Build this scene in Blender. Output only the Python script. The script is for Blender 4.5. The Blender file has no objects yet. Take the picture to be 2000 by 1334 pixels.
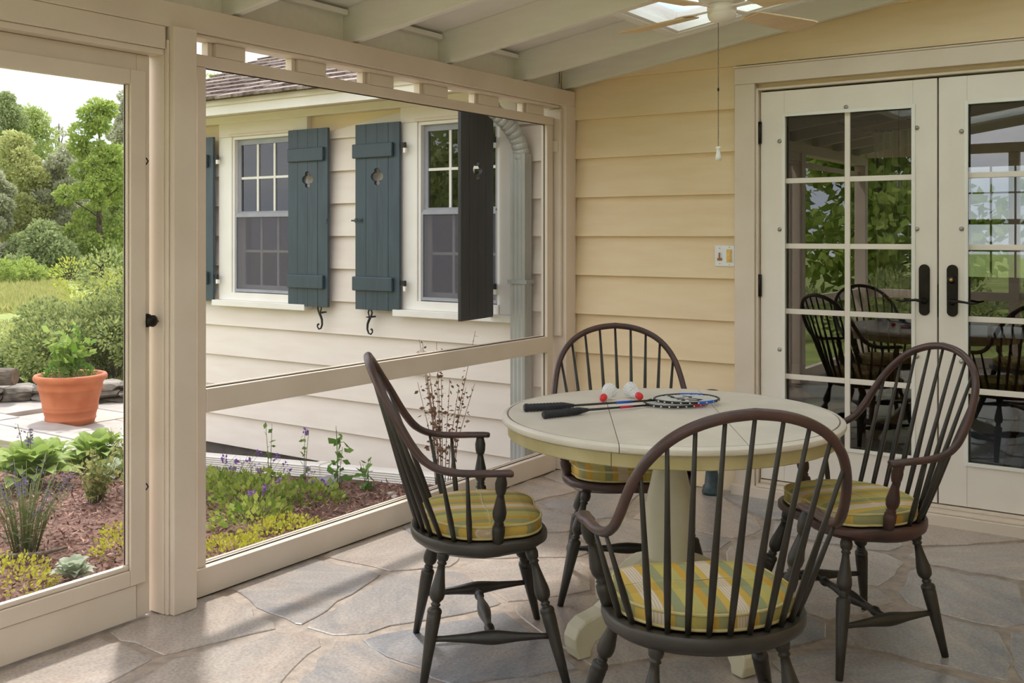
import bpy, bmesh, math, random
import numpy as np
from mathutils import Vector, Matrix
random.seed(7); RNG = np.random.default_rng(7)
S = bpy.context.scene
COL = S.collection
# ------------------------------------------------------------------ camera
cam = bpy.data.cameras.new('camera'); cam_o = bpy.data.objects.new('camera', cam); COL.objects.link(cam_o)
cam.sensor_width = 36.0; cam.lens = 36.0 * 1980.0 / 2000.0
cam.shift_y = -(667.0 - 459.0) / 2000.0
cam.clip_start = 0.02; cam.clip_end = 500
cam_o.location = (3.223, -5.260, 1.40)
cam_o.rotation_euler = (math.pi / 2, 0, math.radians(34.5625))
S.camera = cam_o
# ------------------------------------------------------------------ world: bright, thinly clouded sky
W = bpy.data.worlds.new('sky'); S.world = W; W.use_nodes = True
nt = W.node_tree; nt.nodes.clear()
wo = nt.nodes.new('ShaderNodeOutputWorld'); bg = nt.nodes.new('ShaderNodeBackground')
tc = nt.nodes.new('ShaderNodeTexCoord'); mp = nt.nodes.new('ShaderNodeMapping'); mp.inputs['Scale'].default_value = (1, 1, 3.0)
nz = nt.nodes.new('ShaderNodeTexNoise'); nz.inputs['Scale'].default_value = 2.6; nz.inputs['Detail'].default_value = 6; nz.inputs['Roughness'].default_value = .55
cr = nt.nodes.new('ShaderNodeValToRGB')
cr.color_ramp.elements[0].position = .38; cr.color_ramp.elements[0].color = (.60, .65, .74, 1)
cr.color_ramp.elements[1].position = .58; cr.color_ramp.elements[1].color = (.975, .955, .975, 1)
nt.links.new(tc.outputs['Generated'], mp.inputs['Vector']); nt.links.new(mp.outputs['Vector'], nz.inputs['Vector'])
nt.links.new(nz.outputs['Fac'], cr.inputs['Fac']); nt.links.new(cr.outputs['Color'], bg.inputs['Color'])
bg.inputs['Strength'].default_value = 1.08
nt.links.new(bg.outputs['Background'], wo.inputs['Surface'])
# ------------------------------------------------------------------ hazy sun
sun = bpy.data.lights.new('sun', 'SUN'); sun.energy = 1.9; sun.angle = math.radians(3.5); sun.color = (1, .95, .86)
sun_o = bpy.data.objects.new('sun', sun); COL.objects.link(sun_o)
sun_o.rotation_euler = Vector((.78 * math.cos(math.radians(54.9)), -.626 * math.cos(math.radians(54.9)), -math.sin(math.radians(54.9)))).to_track_quat('-Z', 'Y').to_euler()   # over the lawn and the house corner, into the porch
# ------------------------------------------------------------------ colour management
S.view_settings.view_transform = 'Standard'; S.view_settings.look = 'None'
S.view_settings.gamma = 1.0; S.view_settings.use_curve_mapping = False
S.view_settings.exposure = 1.15

# ================================================================== helpers
def lin(c): return tuple(((x / 255) / 12.92 if x / 255 <= .04045 else ((x / 255 + .055) / 1.055) ** 2.4) for x in c) + (1.0,)
MATS = {}
def mat(name, c1, c2=None, rough=.5, scale=8, bump=0, bscale=40, metal=0, stretch=None, spec=.5, detail=4, dist=.0, lo=.35, hi=.65, coat=0, crough=.03):
    m = bpy.data.materials.new(name); m.use_nodes = True; N = m.node_tree.nodes; L = m.node_tree.links
    b = N['Principled BSDF']; b.inputs['Roughness'].default_value = rough; b.inputs['Metallic'].default_value = metal
    b.inputs['Specular IOR Level'].default_value = spec; b.inputs['Coat Weight'].default_value = coat; b.inputs['Coat Roughness'].default_value = crough
    t = N.new('ShaderNodeTexCoord'); mp = N.new('ShaderNodeMapping')
    if stretch: mp.inputs['Scale'].default_value = stretch
    L.new(t.outputs['Object'], mp.inputs['Vector'])
    n = N.new('ShaderNodeTexNoise'); n.inputs['Scale'].default_value = scale; n.inputs['Detail'].default_value = detail; n.inputs['Distortion'].default_value = dist
    L.new(mp.outputs['Vector'], n.inputs['Vector'])
    r = N.new('ShaderNodeValToRGB'); r.color_ramp.elements[0].color = lin(c1); r.color_ramp.elements[1].color = lin(c2 or c1)
    r.color_ramp.elements[0].position = lo; r.color_ramp.elements[1].position = hi
    L.new(n.outputs['Fac'], r.inputs['Fac']); L.new(r.outputs['Color'], b.inputs['Base Color'])
    if bump:
        n2 = N.new('ShaderNodeTexNoise'); n2.inputs['Scale'].default_value = bscale; n2.inputs['Detail'].default_value = 5
        L.new(mp.outputs['Vector'], n2.inputs['Vector'])
        bp = N.new('ShaderNodeBump'); bp.inputs['Strength'].default_value = bump; bp.inputs['Distance'].default_value = .01
        L.new(n2.outputs['Fac'], bp.inputs['Height']); L.new(bp.outputs['Normal'], b.inputs['Normal'])
    MATS[name] = m; return m
def leafmat(name, c1, c2, c3=None, trans=.42, rough=.55):
    m = bpy.data.materials.new(name); m.use_nodes = True; N = m.node_tree.nodes; L = m.node_tree.links
    b = N['Principled BSDF']; b.inputs['Roughness'].default_value = rough; b.inputs['Specular IOR Level'].default_value = .3
    g = N.new('ShaderNodeNewGeometry'); r = N.new('ShaderNodeValToRGB')
    r.color_ramp.elements[0].color = lin(c1); r.color_ramp.elements[1].color = lin(c2)
    if c3: e = r.color_ramp.elements.new(.93); e.color = lin(c3); r.color_ramp.elements[1].position = .8
    L.new(g.outputs['Random Per Island'], r.inputs['Fac']); L.new(r.outputs['Color'], b.inputs['Base Color'])
    t = N.new('ShaderNodeBsdfTranslucent'); L.new(r.outputs['Color'], t.inputs['Color'])
    mx = N.new('ShaderNodeMixShader'); mx.inputs['Fac'].default_value = trans
    L.new(b.outputs['BSDF'], mx.inputs[1]); L.new(t.outputs['BSDF'], mx.inputs[2]); L.new(mx.outputs['Shader'], N['Material Output'].inputs['Surface'])
    MATS[name] = m; return m
def glassmat(name, tint=(255, 255, 255), ior=1.5, rough=0.0):
    m = bpy.data.materials.new(name); m.use_nodes = True; N = m.node_tree.nodes; L = m.node_tree.links; N.remove(N['Principled BSDF'])
    t = N.new('ShaderNodeBsdfTransparent'); t.inputs['Color'].default_value = lin(tint)
    g = N.new('ShaderNodeBsdfGlossy'); g.inputs['Roughness'].default_value = rough; g.inputs['Color'].default_value = (1, 1, 1, 1)
    f = N.new('ShaderNodeFresnel'); f.inputs['IOR'].default_value = ior
    mx = N.new('ShaderNodeMixShader'); L.new(f.outputs['Fac'], mx.inputs['Fac']); L.new(t.outputs['BSDF'], mx.inputs[1]); L.new(g.outputs['BSDF'], mx.inputs[2])
    L.new(mx.outputs['Shader'], N['Material Output'].inputs['Surface']); MATS[name] = m; return m
def meshmat(name, col, cover):
    m = bpy.data.materials.new(name); m.use_nodes = True; N = m.node_tree.nodes; L = m.node_tree.links; N.remove(N['Principled BSDF'])
    t = N.new('ShaderNodeBsdfTransparent'); d = N.new('ShaderNodeBsdfDiffuse'); d.inputs['Color'].default_value = lin(col)
    mx = N.new('ShaderNodeMixShader'); mx.inputs['Fac'].default_value = cover
    L.new(t.outputs['BSDF'], mx.inputs[1]); L.new(d.outputs['BSDF'], mx.inputs[2]); L.new(mx.outputs['Shader'], N['Material Output'].inputs['Surface'])
    MATS[name] = m; return m

class MB:
    def __init__(s): s.v = []; s.f = []
    def add(s, vs, fs):
        k = len(s.v); s.v += [tuple(p) for p in vs]; s.f += [tuple(i + k for i in q) for q in fs]; return s
    def box(s, x0, x1, y0, y1, z0, z1):
        return s.add([(x0, y0, z0), (x1, y0, z0), (x1, y1, z0), (x0, y1, z0), (x0, y0, z1), (x1, y0, z1), (x1, y1, z1), (x0, y1, z1)],
                     [(0, 3, 2, 1), (4, 5, 6, 7), (0, 1, 5, 4), (1, 2, 6, 5), (2, 3, 7, 6), (3, 0, 4, 7)])
    def rings(s, rings, closed=False, caps=True):
        n = len(rings[0]); vs = [p for r in rings for p in r]; fs = []; m = len(rings)
        for i in range(m if closed else m - 1):
            j = (i + 1) % m
            for k in range(n): fs.append((i * n + k, i * n + (k + 1) % n, j * n + (k + 1) % n, j * n + k))
        if caps and not closed: fs.append(tuple(range(n - 1, -1, -1))); fs.append(tuple((m - 1) * n + k for k in range(n)))
        return s.add(vs, fs)
    def lathe(s, p0, p1, prof, n=14):
        p0 = Vector(p0); p1 = Vector(p1); d = p1 - p0; z = d.normalized()
        a = z.cross(Vector((0, 0, 1)) if abs(z.z) < .95 else Vector((1, 0, 0))).normalized(); b = z.cross(a)
        return s.rings([[p0 + d * t + (a * math.cos(2 * math.pi * k / n) + b * math.sin(2 * math.pi * k / n)) * r for k in range(n)] for t, r in prof])
    def tube(s, pts, rad, n=8, ref=None, closed=False):
        pts = [Vector(p) for p in pts]; m = len(pts); R = []
        if not isinstance(rad, (list, tuple)): rad = [rad] * m
        prev = None
        for i, p in enumerate(pts):
            t = (pts[(i + 1) % m] - pts[i - 1]) if (closed or 0 < i < m - 1) else (pts[1] - pts[0] if i == 0 else pts[-1] - pts[-2])
            t.normalize()
            if ref is not None: a = t.cross(Vector(ref)).normalized()
            else:
                a = (prev - t * prev.dot(t)) if prev is not None else t.cross(Vector((0, 0, 1)) if abs(t.z) < .9 else Vector((1, 0, 0)))
                a.normalize()
            prev = a; b = t.cross(a); r = rad[i]; ra, rb = r if isinstance(r, tuple) else (r, r)
            R.append([p + a * ra * math.cos(2 * math.pi * k / n) + b * rb * math.sin(2 * math.pi * k / n) for k in range(n)])
        return s.rings(R, closed)
    def prism(s, poly, fn, h0, h1):
        n = len(poly)
        vs = [fn(a, b, h0) for a, b in poly] + [fn(a, b, h1) for a, b in poly]
        return s.add(vs, [tuple(range(n - 1, -1, -1)), tuple(range(n, 2 * n))] + [(k, (k + 1) % n, n + (k + 1) % n, n + k) for k in range(n)])
    def mesh(s, name, material, smooth=False):
        me = bpy.data.meshes.new(name); me.from_pydata(s.v, [], s.f); me.update()
        if smooth: me.polygons.foreach_set('use_smooth', [True] * len(me.polygons))
        me.materials.append(MATS[material] if isinstance(material, str) else material); return me
    def build(s, name, material, parent=None, smooth=False, bevel=0, fix=True):
        me = s.mesh(name, material, smooth)
        if fix:
            bm = bmesh.new(); bm.from_mesh(me); bmesh.ops.recalc_face_normals(bm, faces=bm.faces); bm.to_mesh(me); bm.free()
        return link(name, me, parent, bevel)
def link(name, me, parent=None, bevel=0, loc=None, rot=None):
    o = bpy.data.objects.new(name, me); COL.objects.link(o); o.parent = parent
    if loc is not None: o.location = loc
    if rot is not None: o.rotation_euler = rot
    if bevel:
        b = o.modifiers.new('bevel', 'BEVEL'); b.width = bevel; b.segments = 2; b.limit_method = 'ANGLE'; b.angle_limit = math.radians(40)
    return o
def tag(o, label=None, cat=None, group=None, kind=None):
    if label: o['label'] = label
    if cat: o['category'] = cat
    if group: o['group'] = group
    if kind: o['kind'] = kind
    return o
def thing(name, label, cat, loc=(0, 0, 0), rz=0, group=None, kind=None):
    o = bpy.data.objects.new(name, None); COL.objects.link(o); o.location = loc; o.rotation_euler = (0, 0, rz); o.empty_display_size = .1
    return tag(o, label, cat, group, kind)
def copy_tree(o, parent=None):
    c = o.copy(); COL.objects.link(c); c.parent = parent
    for ch in o.children: copy_tree(ch, c)
    return c
def autosmooth(o, ang=40):
    me = o.data; me.polygons.foreach_set('use_smooth', [True] * len(me.polygons))
    bm = bmesh.new(); bm.from_mesh(me)
    for e in bm.edges:
        if len(e.link_faces) == 2 and e.calc_face_angle(0) > math.radians(ang): e.smooth = False
    bm.to_mesh(me); bm.free(); return o
def smooth01(a, b, x):
    t = min(1, max(0, (x - a) / (b - a))); return t * t * (3 - 2 * t)
def leaf_mesh(name, P, size, material, aspect=.5, up=0.0, dirs=None):
    """many small folded leaves, one mesh"""
    P = np.asarray(P, float); n = len(P)
    d = RNG.normal(size=(n, 3)) if dirs is None else np.asarray(dirs) + RNG.normal(size=(n, 3)) * .35
    d[:, 2] += up; d /= np.linalg.norm(d, axis=1)[:, None] + 1e-9
    w = np.cross(d, RNG.normal(size=(n, 3))); w /= np.linalg.norm(w, axis=1)[:, None] + 1e-9
    nn = np.cross(d, w); sz = size * RNG.uniform(.6, 1.3, n)[:, None]
    V = np.empty((n, 4, 3)); V[:, 0] = P; V[:, 1] = P + d * sz * .5 + w * sz * aspect * .5 + nn * sz * .06
    V[:, 2] = P + d * sz; V[:, 3] = P + d * sz * .5 - w * sz * aspect * .5 + nn * sz * .06
    me = bpy.data.meshes.new(name); me.vertices.add(4 * n); me.vertices.foreach_set('co', V.ravel())
    me.loops.add(4 * n); me.loops.foreach_set('vertex_index', np.arange(4 * n, dtype=np.int32))
    me.polygons.add(n); me.polygons.foreach_set('loop_start', np.arange(0, 4 * n, 4, dtype=np.int32)); me.polygons.foreach_set('loop_total', np.full(n, 4, np.int32))
    me.update(calc_edges=True); me.materials.append(MATS[material]); return me

# ================================================================== materials
mat('siding_daylit', (235, 223, 212), (240, 230, 219), rough=.55, scale=3, bump=.06, bscale=60, stretch=(1, 1, 6))  # clapboard paint with cool outdoor daylight put into the colour
mat('siding', (236, 211, 172), (241, 218, 182), rough=.55, scale=3, bump=.06, bscale=60, stretch=(1, 1, 6))  # same clapboard paint, warm indoor bounce light put into the colour
mat('trim', (223, 207, 190), (230, 215, 199), rough=.42, scale=4, bump=.04, bscale=50)
mat('trim_white', (238, 234, 226), (244, 241, 235), rough=.45, scale=5, bump=.04)
mat('rafter_paint', (236, 233, 224), (241, 238, 230), rough=.5, scale=4, bump=.08, bscale=30, stretch=(1, 6, 6))
mat('deck_paint', (240, 235, 228), (246, 242, 236), rough=.55, scale=4, bump=.05)
mat('door_paint', (238, 228, 217), (243, 234, 224), rough=.35, scale=4, bump=.02)
mat('mortar', (138, 125, 114), (172, 154, 140), rough=.5, scale=22, bump=.3, bscale=110, detail=9, coat=.35, crough=.35)
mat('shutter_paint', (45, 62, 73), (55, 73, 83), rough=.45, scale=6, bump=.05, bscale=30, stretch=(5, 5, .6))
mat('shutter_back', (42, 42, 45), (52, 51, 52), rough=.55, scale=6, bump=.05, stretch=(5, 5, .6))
mat('iron', (38, 36, 36), (52, 48, 46), rough=.45, scale=30, metal=.6)
mat('bronze', (34, 30, 28), (46, 40, 36), rough=.32, scale=20, metal=.7)
mat('steel', (170, 168, 162), (190, 188, 182), rough=.35, metal=.8)
mat('brass', (190, 150, 80), (210, 170, 95), rough=.35, metal=.7)
mat('black_gap', (20, 18, 17), rough=.9)
mat('spline', (58, 52, 46), rough=.8)
mat('sash_grey', (150, 152, 162), (166, 168, 176), rough=.5, scale=6)
mat('gutter', (176, 178, 174), (188, 189, 184), rough=.4, scale=6)
mat('foundation', (92, 86, 84), (112, 104, 100), rough=.85, scale=10, bump=.3)
mat('shingle_a', (112, 96, 90), (150, 136, 128), rough=.8, scale=9, bump=.4, bscale=30, stretch=(4, 1, 1))
mat('shingle_b', (128, 114, 108), (168, 154, 146), rough=.8, scale=9, bump=.4, bscale=30, stretch=(4, 1, 1))
mat('shingle_c', (92, 78, 74), (126, 110, 102), rough=.8, scale=9, bump=.4, bscale=30, stretch=(4, 1, 1))
mat('chair_green', (40, 36, 31), (54, 48, 41), rough=.42, scale=9, bump=.06, bscale=60)
mat('chair_bow', (60, 43, 41), (86, 58, 54), rough=.36, scale=7, bump=.06, bscale=60)
mat('chair_red', (60, 42, 38), (84, 52, 46), rough=.4, scale=7, bump=.06, bscale=60)
mat('chair_seat', (48, 45, 41), (66, 59, 54), rough=.38, scale=6, bump=.05, bscale=60)
mat('oak_chair', (120, 72, 40), (146, 90, 52), rough=.45, scale=8)
mat('table_paint', (214, 204, 192), (226, 216, 204), rough=.42, scale=5, bump=.06, bscale=40)
mat('table_apron', (182, 168, 120), (202, 188, 146), rough=.5, scale=6, bump=.1, bscale=40)
mat('table_base', (196, 188, 160), (210, 203, 178), rough=.45, scale=6, bump=.06)
mat('wood_worn', (96, 70, 58), (120, 88, 72), rough=.6, scale=10)
mat('grip', (26, 28, 36), (40, 42, 50), rough=.55, scale=40, bump=.2)
mat('racket_black', (24, 22, 22), (34, 30, 30), rough=.3)
mat('racket_blue', (20, 90, 190), rough=.35)
mat('racket_red', (200, 40, 70), rough=.35)
mat('string_white', (232, 232, 230), rough=.5)
mat('ink', (50, 50, 52), rough=.6)
mat('cork_red', (214, 40, 44), (226, 56, 56), rough=.4)
mat('feather', (238, 238, 240), rough=.5)
mat('fan_white', (238, 228, 214), (244, 235, 222), rough=.4)
mat('fan_blade', (228, 196, 150), (236, 206, 162), rough=.4, scale=4, stretch=(1, 8, 1))
mat('chain', (120, 108, 92), (150, 136, 116), rough=.4, metal=.6)
mat('pull_white', (244, 243, 240), rough=.3)
mat('switch_white', (240, 240, 244), rough=.35)
mat('switch_amber', (226, 184, 96), (240, 206, 128), rough=.4, scale=60)
mat('switch_brown', (176, 120, 60), (150, 96, 50), rough=.5, scale=80)
mat('blue_glaze', (40, 52, 56), (56, 78, 84), rough=.35, scale=18, bump=.15, detail=6)
mat('terracotta', (190, 104, 66), (206, 122, 82), rough=.65, scale=7, bump=.06)
mat('soil', (70, 50, 40), (92, 68, 54), rough=.9, scale=30, bump=.5)
mat('mulch', (86, 58, 50), (132, 98, 86), rough=.9, scale=34, bump=.9, bscale=60, detail=8)
mat('lawn', (120, 138, 66), (162, 170, 96), rough=.9, scale=1.6, bump=.5, bscale=50, detail=8)
mat('bluestone', (158, 152, 146), (182, 176, 170), rough=.6, scale=4, bump=.1, bscale=30)
mat('bluestone_pink', (178, 164, 152), (190, 180, 170), rough=.6, scale=4, bump=.1, bscale=30)
mat('fieldstone', (104, 98, 92), (156, 148, 138), rough=.8, scale=7, bump=.5, bscale=20, detail=7)
mat('fieldstone_dark', (78, 72, 66), (124, 114, 102), rough=.8, scale=7, bump=.5, bscale=20, detail=7)
mat('slate_rock', (128, 130, 140), (150, 150, 156), rough=.7, scale=8, bump=.2)
mat('bark', (82, 72, 62), (120, 108, 96), rough=.85, scale=14, bump=.8, bscale=20, stretch=(1, 4, 4))
mat('log_end', (128, 104, 84), (104, 82, 66), rough=.8, scale=20, bump=.2)
mat('trunk', (70, 58, 48), (104, 92, 80), rough=.9, scale=8, bump=.6)
mat('stem', (96, 112, 56), (126, 132, 72), rough=.7)
mat('stem_dry', (122, 92, 72), (146, 112, 88), rough=.8)
mat('room_wall', (128, 110, 92), (138, 120, 100), rough=.7)
mat('room_floor', (92, 62, 44), (116, 80, 56), rough=.4, scale=6, stretch=(1, 8, 1))
mat('room_ceiling', (190, 186, 178), rough=.7)
mat('curtain', (214, 206, 194), (226, 219, 208), rough=.8)
mat('curtain_band', (120, 92, 78), rough=.8)
mat('oak_table', (128, 78, 44), (150, 94, 56), rough=.35, scale=8, stretch=(1, 8, 1))
leafmat('leaf_tree', (150, 172, 96), (198, 208, 134))
leafmat('leaf_tree_yellow', (168, 176, 108), (204, 206, 142))
leafmat('leaf_tree_dark', (136, 156, 100), (184, 192, 140))
leafmat('leaf_tree_bright', (142, 168, 82), (190, 202, 114))
leafmat('leaf_tree_grey', (164, 170, 136), (204, 204, 174))
leafmat('leaf_bush', (92, 116, 74), (152, 166, 108), (188, 194, 124))
leafmat('leaf_bush_lime', (158, 168, 70), (202, 204, 104))
leafmat('leaf_hosta', (96, 138, 40), (152, 182, 70), (176, 196, 110))
leafmat('leaf_sage', (166, 182, 156), (204, 212, 190))
leafmat('leaf_geranium', (100, 136, 46), (156, 178, 70), (186, 196, 96))
leafmat('leaf_lime', (176, 178, 52), (206, 202, 84))
leafmat('leaf_mint', (84, 128, 52), (124, 160, 76))
leafmat('leaf_grass', (110, 132, 62), (156, 164, 92), (190, 184, 122))
leafmat('leaf_lavender', (104, 122, 84), (136, 146, 104))
leafmat('petal_lavender', (98, 84, 140), (140, 122, 176))
leafmat('petal_violet', (124, 80, 168), (158, 110, 196))
leafmat('petal_white', (226, 220, 206), (240, 236, 226))
leafmat('leaf_dry', (110, 84, 66), (142, 108, 84))
leafmat('bark_chip', (98, 66, 56), (160, 122, 106), (184, 150, 134), trans=0, rough=.9)
leafmat('leaf_meadow', (152, 166, 92), (196, 188, 124))
glassmat('glass_door', (225, 226, 222), 1.9)
glassmat('glass_window', (200, 204, 206), 1.75)
def frosted(name):
    m = bpy.data.materials.new(name); m.use_nodes = True; N = m.node_tree.nodes; L = m.node_tree.links; N.remove(N['Principled BSDF'])
    t = N.new('ShaderNodeBsdfTransparent'); d = N.new('ShaderNodeBsdfTranslucent'); mx = N.new('ShaderNodeMixShader'); mx.inputs['Fac'].default_value = .82
    n = N.new('ShaderNodeTexNoise'); n.inputs['Scale'].default_value = 5; r = N.new('ShaderNodeValToRGB'); r.color_ramp.elements[0].color = lin((222, 234, 236)); r.color_ramp.elements[1].color = lin((240, 246, 247)); r.color_ramp.elements[0].position = .35
    L.new(n.outputs['Fac'], r.inputs['Fac']); L.new(r.outputs['Color'], d.inputs['Color'])
    L.new(t.outputs['BSDF'], mx.inputs[1]); L.new(d.outputs['BSDF'], mx.inputs[2]); L.new(mx.outputs['Shader'], N['Material Output'].inputs['Surface']); MATS[name] = m
frosted('glass_skylight')
meshmat('screen', (120, 118, 116), .07)
meshmat('window_screen', (118, 116, 126), .42)

def plaid(name):
    m = bpy.data.materials.new(name); m.use_nodes = True; N = m.node_tree.nodes; L = m.node_tree.links
    b = N['Principled BSDF']; b.inputs['Roughness'].default_value = .85; b.inputs['Specular IOR Level'].default_value = .2
    t = N.new('ShaderNodeTexCoord'); sp = N.new('ShaderNodeSeparateXYZ'); L.new(t.outputs['Object'], sp.inputs['Vector'])
    def M(op, a, bb=None):
        n = N.new('ShaderNodeMath'); n.operation = op
        for i, q in enumerate((a, bb)):
            if q is None: continue
            if isinstance(q, (int, float)): n.inputs[i].default_value = q
            else: L.new(q, n.inputs[i])
        return n.outputs[0]
    fx = M('FRACT', M('ADD', M('MULTIPLY', sp.outputs['X'], 1 / .205), 10.36))
    r = N.new('ShaderNodeValToRGB'); r.color_ramp.interpolation = 'CONSTANT'
    st = [(0, (184, 172, 108)), (.13, (198, 156, 68)), (.24, (158, 154, 110)), (.37, (204, 170, 86)), (.47, (214, 200, 182)), (.66, (202, 164, 78)), (.76, (150, 151, 114)), (.9, (192, 176, 98))]
    e = r.color_ramp.elements; e[0].position = 0; e[0].color = lin(st[0][1]); e[1].position = st[1][0]; e[1].color = lin(st[1][1])
    for p, c in st[2:]: q = e.new(p); q.color = lin(c)
    L.new(fx, r.inputs['Fac'])
    # fine pinstripes inside the pale band, and faint crossing bands
    fine = M('GREATER_THAN', M('FRACT', M('MULTIPLY', sp.outputs['X'], 1 / .0075)), .62)
    inb = M('MULTIPLY', M('GREATER_THAN', fx, .47), M('LESS_THAN', fx, .66))
    pin = M('MULTIPLY', M('MULTIPLY', fine, inb), .55)
    mx = N.new('ShaderNodeMixRGB'); L.new(pin, mx.inputs['Fac']); L.new(r.outputs['Color'], mx.inputs[1]); mx.inputs[2].default_value = lin((190, 150, 100))
    fy = M('FRACT', M('MULTIPLY', sp.outputs['Y'], 1 / .19)); band = M('MULTIPLY', M('GREATER_THAN', fy, .72), .22)
    m2 = N.new('ShaderNodeMixRGB'); m2.blend_type = 'MULTIPLY'; L.new(band, m2.inputs['Fac']); L.new(mx.outputs['Color'], m2.inputs[1]); m2.inputs[2].default_value = lin((200, 190, 130))
    L.new(m2.outputs['Color'], b.inputs['Base Color'])
    n = N.new('ShaderNodeTexNoise'); n.inputs['Scale'].default_value = 300; bp = N.new('ShaderNodeBump'); bp.inputs['Strength'].default_value = .15; bp.inputs['Distance'].default_value = .002
    L.new(t.outputs['Object'], n.inputs['Vector']); L.new(n.outputs['Fac'], bp.inputs['Height']); L.new(bp.outputs['Normal'], b.inputs['Normal'])
    MATS[name] = m
plaid('plaid')
def flagstone(name, c1, c2, stain):
    m = mat(name, c1, c2, rough=.34, scale=3.2, bump=.16, bscale=15, detail=9, dist=1.0, lo=.28, hi=.72, stretch=(1, 3.0, 1), coat=.7, crough=.24); N = m.node_tree.nodes; L = m.node_tree.links
    b = N['Principled BSDF']; base = b.inputs['Base Color'].links[0].from_socket; t = N.new('ShaderNodeTexCoord')
    n = N.new('ShaderNodeTexNoise'); n.inputs['Scale'].default_value = 4.5; n.inputs['Detail'].default_value = 7; n.inputs['Roughness'].default_value = .65; L.new(t.outputs['Object'], n.inputs['Vector'])
    r = N.new('ShaderNodeValToRGB'); r.color_ramp.elements[0].position = .5; r.color_ramp.elements[1].position = .66; r.color_ramp.elements[0].color = (0, 0, 0, 1); r.color_ramp.elements[1].color = (.75, .75, .75, 1); L.new(n.outputs['Fac'], r.inputs['Fac'])
    mx = N.new('ShaderNodeMixRGB'); L.new(r.outputs['Color'], mx.inputs['Fac']); L.new(base, mx.inputs[1]); mx.inputs[2].default_value = lin(stain)
    n2 = N.new('ShaderNodeTexNoise'); n2.inputs['Scale'].default_value = 90; n2.inputs['Detail'].default_value = 6; L.new(t.outputs['Object'], n2.inputs['Vector'])
    r2 = N.new('ShaderNodeValToRGB'); r2.color_ramp.elements[0].position = .3; r2.color_ramp.elements[1].position = .62; r2.color_ramp.elements[0].color = (.72, .72, .72, 1); r2.color_ramp.elements[1].color = (1.06, 1.06, 1.06, 1); L.new(n2.outputs['Fac'], r2.inputs['Fac'])
    m2 = N.new('ShaderNodeMixRGB'); m2.blend_type = 'MULTIPLY'; m2.inputs['Fac'].default_value = 1; L.new(mx.outputs['Color'], m2.inputs[1]); L.new(r2.outputs['Color'], m2.inputs[2]); L.new(m2.outputs['Color'], b.inputs['Base Color'])
flagstone('stone_a', (136, 134, 138), (182, 172, 166), (180, 162, 150)); flagstone('stone_b', (156, 147, 142), (194, 180, 170), (176, 156, 144)); flagstone('stone_c', (122, 126, 136), (166, 162, 164), (168, 154, 146)); flagstone('stone_d', (170, 153, 140), (194, 180, 170), (150, 146, 148))
mat('plaid_piping', (196, 178, 120), (208, 192, 138), rough=.8, scale=20)

SL = .147
PX1, PY0 = 4.7, -6.3            # porch extent (x to the right, y towards the front)
SL = .147                       # roof slope along +x
# ================================================================== floor: flagstones set in mortar
fl = MB().box(-.06, PX1, PY0, .16, -.14, -.005).build('floor', 'mortar'); tag(fl, 'irregular grey flagstone porch floor with wide tan mortar joints', 'floor', kind='structure')
def clip(poly, nx, ny, c):
    out = []
    for i in range(len(poly)):
        a, b = poly[i - 1], poly[i]; da = a[0] * nx + a[1] * ny - c; db = b[0] * nx + b[1] * ny - c
        if (da <= 0) != (db <= 0): t = da / (da - db); out.append((a[0] + (b[0] - a[0]) * t, a[1] + (b[1] - a[1]) * t))
        if db <= 0: out.append(b)
    return out
def voronoi(seeds, x0, x1, y0, y1, gap):
    cells = []
    for i, (sx, sy) in enumerate(seeds):
        poly = [(x0, y0), (x1, y0), (x1, y1), (x0, y1)]
        for j, (tx, ty) in enumerate(seeds):
            if i == j: continue
            dx, dy = tx - sx, ty - sy; l = math.hypot(dx, dy)
            if l > 2.4: continue
            poly = clip(poly, dx / l, dy / l, ((sx + tx) / 2 * dx + (sy + ty) / 2 * dy) / l - gap(i, j))
            if len(poly) < 3: break
        if len(poly) >= 3: cells.append(poly)
    return cells
rs = random.Random(11); seeds = []
while len(seeds) < 100:
    p = (rs.uniform(.05, PX1 - .05), rs.uniform(PY0 + .05, -.04))
    if all(math.hypot((p[0] - q[0]) * 1.0, (p[1] - q[1]) * 1.15) > .385 for q in seeds) or rs.random() < .003: seeds.append(p)
gj = {}
def gapf(i, j):
    k = (min(i, j), max(i, j))
    if k not in gj: gj[k] = rs.uniform(.008, .03)
    return gj[k]
for poly in voronoi(seeds, .02, PX1 - .02, PY0 + .02, -.015, gapf):
    cx = sum(p[0] for p in poly) / len(poly); cy = sum(p[1] for p in poly) / len(poly); ring = []
    for i in range(len(poly)):
        a, b = poly[i - 1], poly[i]; L_ = math.hypot(b[0] - a[0], b[1] - a[1]); n = max(1, int(L_ / .08))
        for k in range(n):
            t = k / n; w = .017 if 0 < k else .006
            f_ = .965 if k == 0 else 1
            x = a[0] + (b[0] - a[0]) * t; y = a[1] + (b[1] - a[1]) * t
            ring.append((cx + (x - cx) * f_ + rs.uniform(-w, w), cy + (y - cy) * f_ + rs.uniform(-w, w)))
    dz = rs.uniform(-.0016, .0); m = MB()
    th_ = rs.uniform(0, 3.14); c_, s_ = math.cos(th_), math.sin(th_); q = [((x - cx) * c_ + (y - cy) * s_, -(x - cx) * s_ + (y - cy) * c_) for x, y in ring]
    m.rings([[(x, y, -.006) for x, y in q], [(x, y, dz - .0022) for x, y in q], [(x * .982, y * .982, dz) for x, y in q]])
    o = m.build('flagstone', rs.choice(['stone_a', 'stone_a', 'stone_b', 'stone_b', 'stone_c', 'stone_d']), fl); o.location = (cx, cy, 0); o.rotation_euler = (0, 0, th_)

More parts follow.
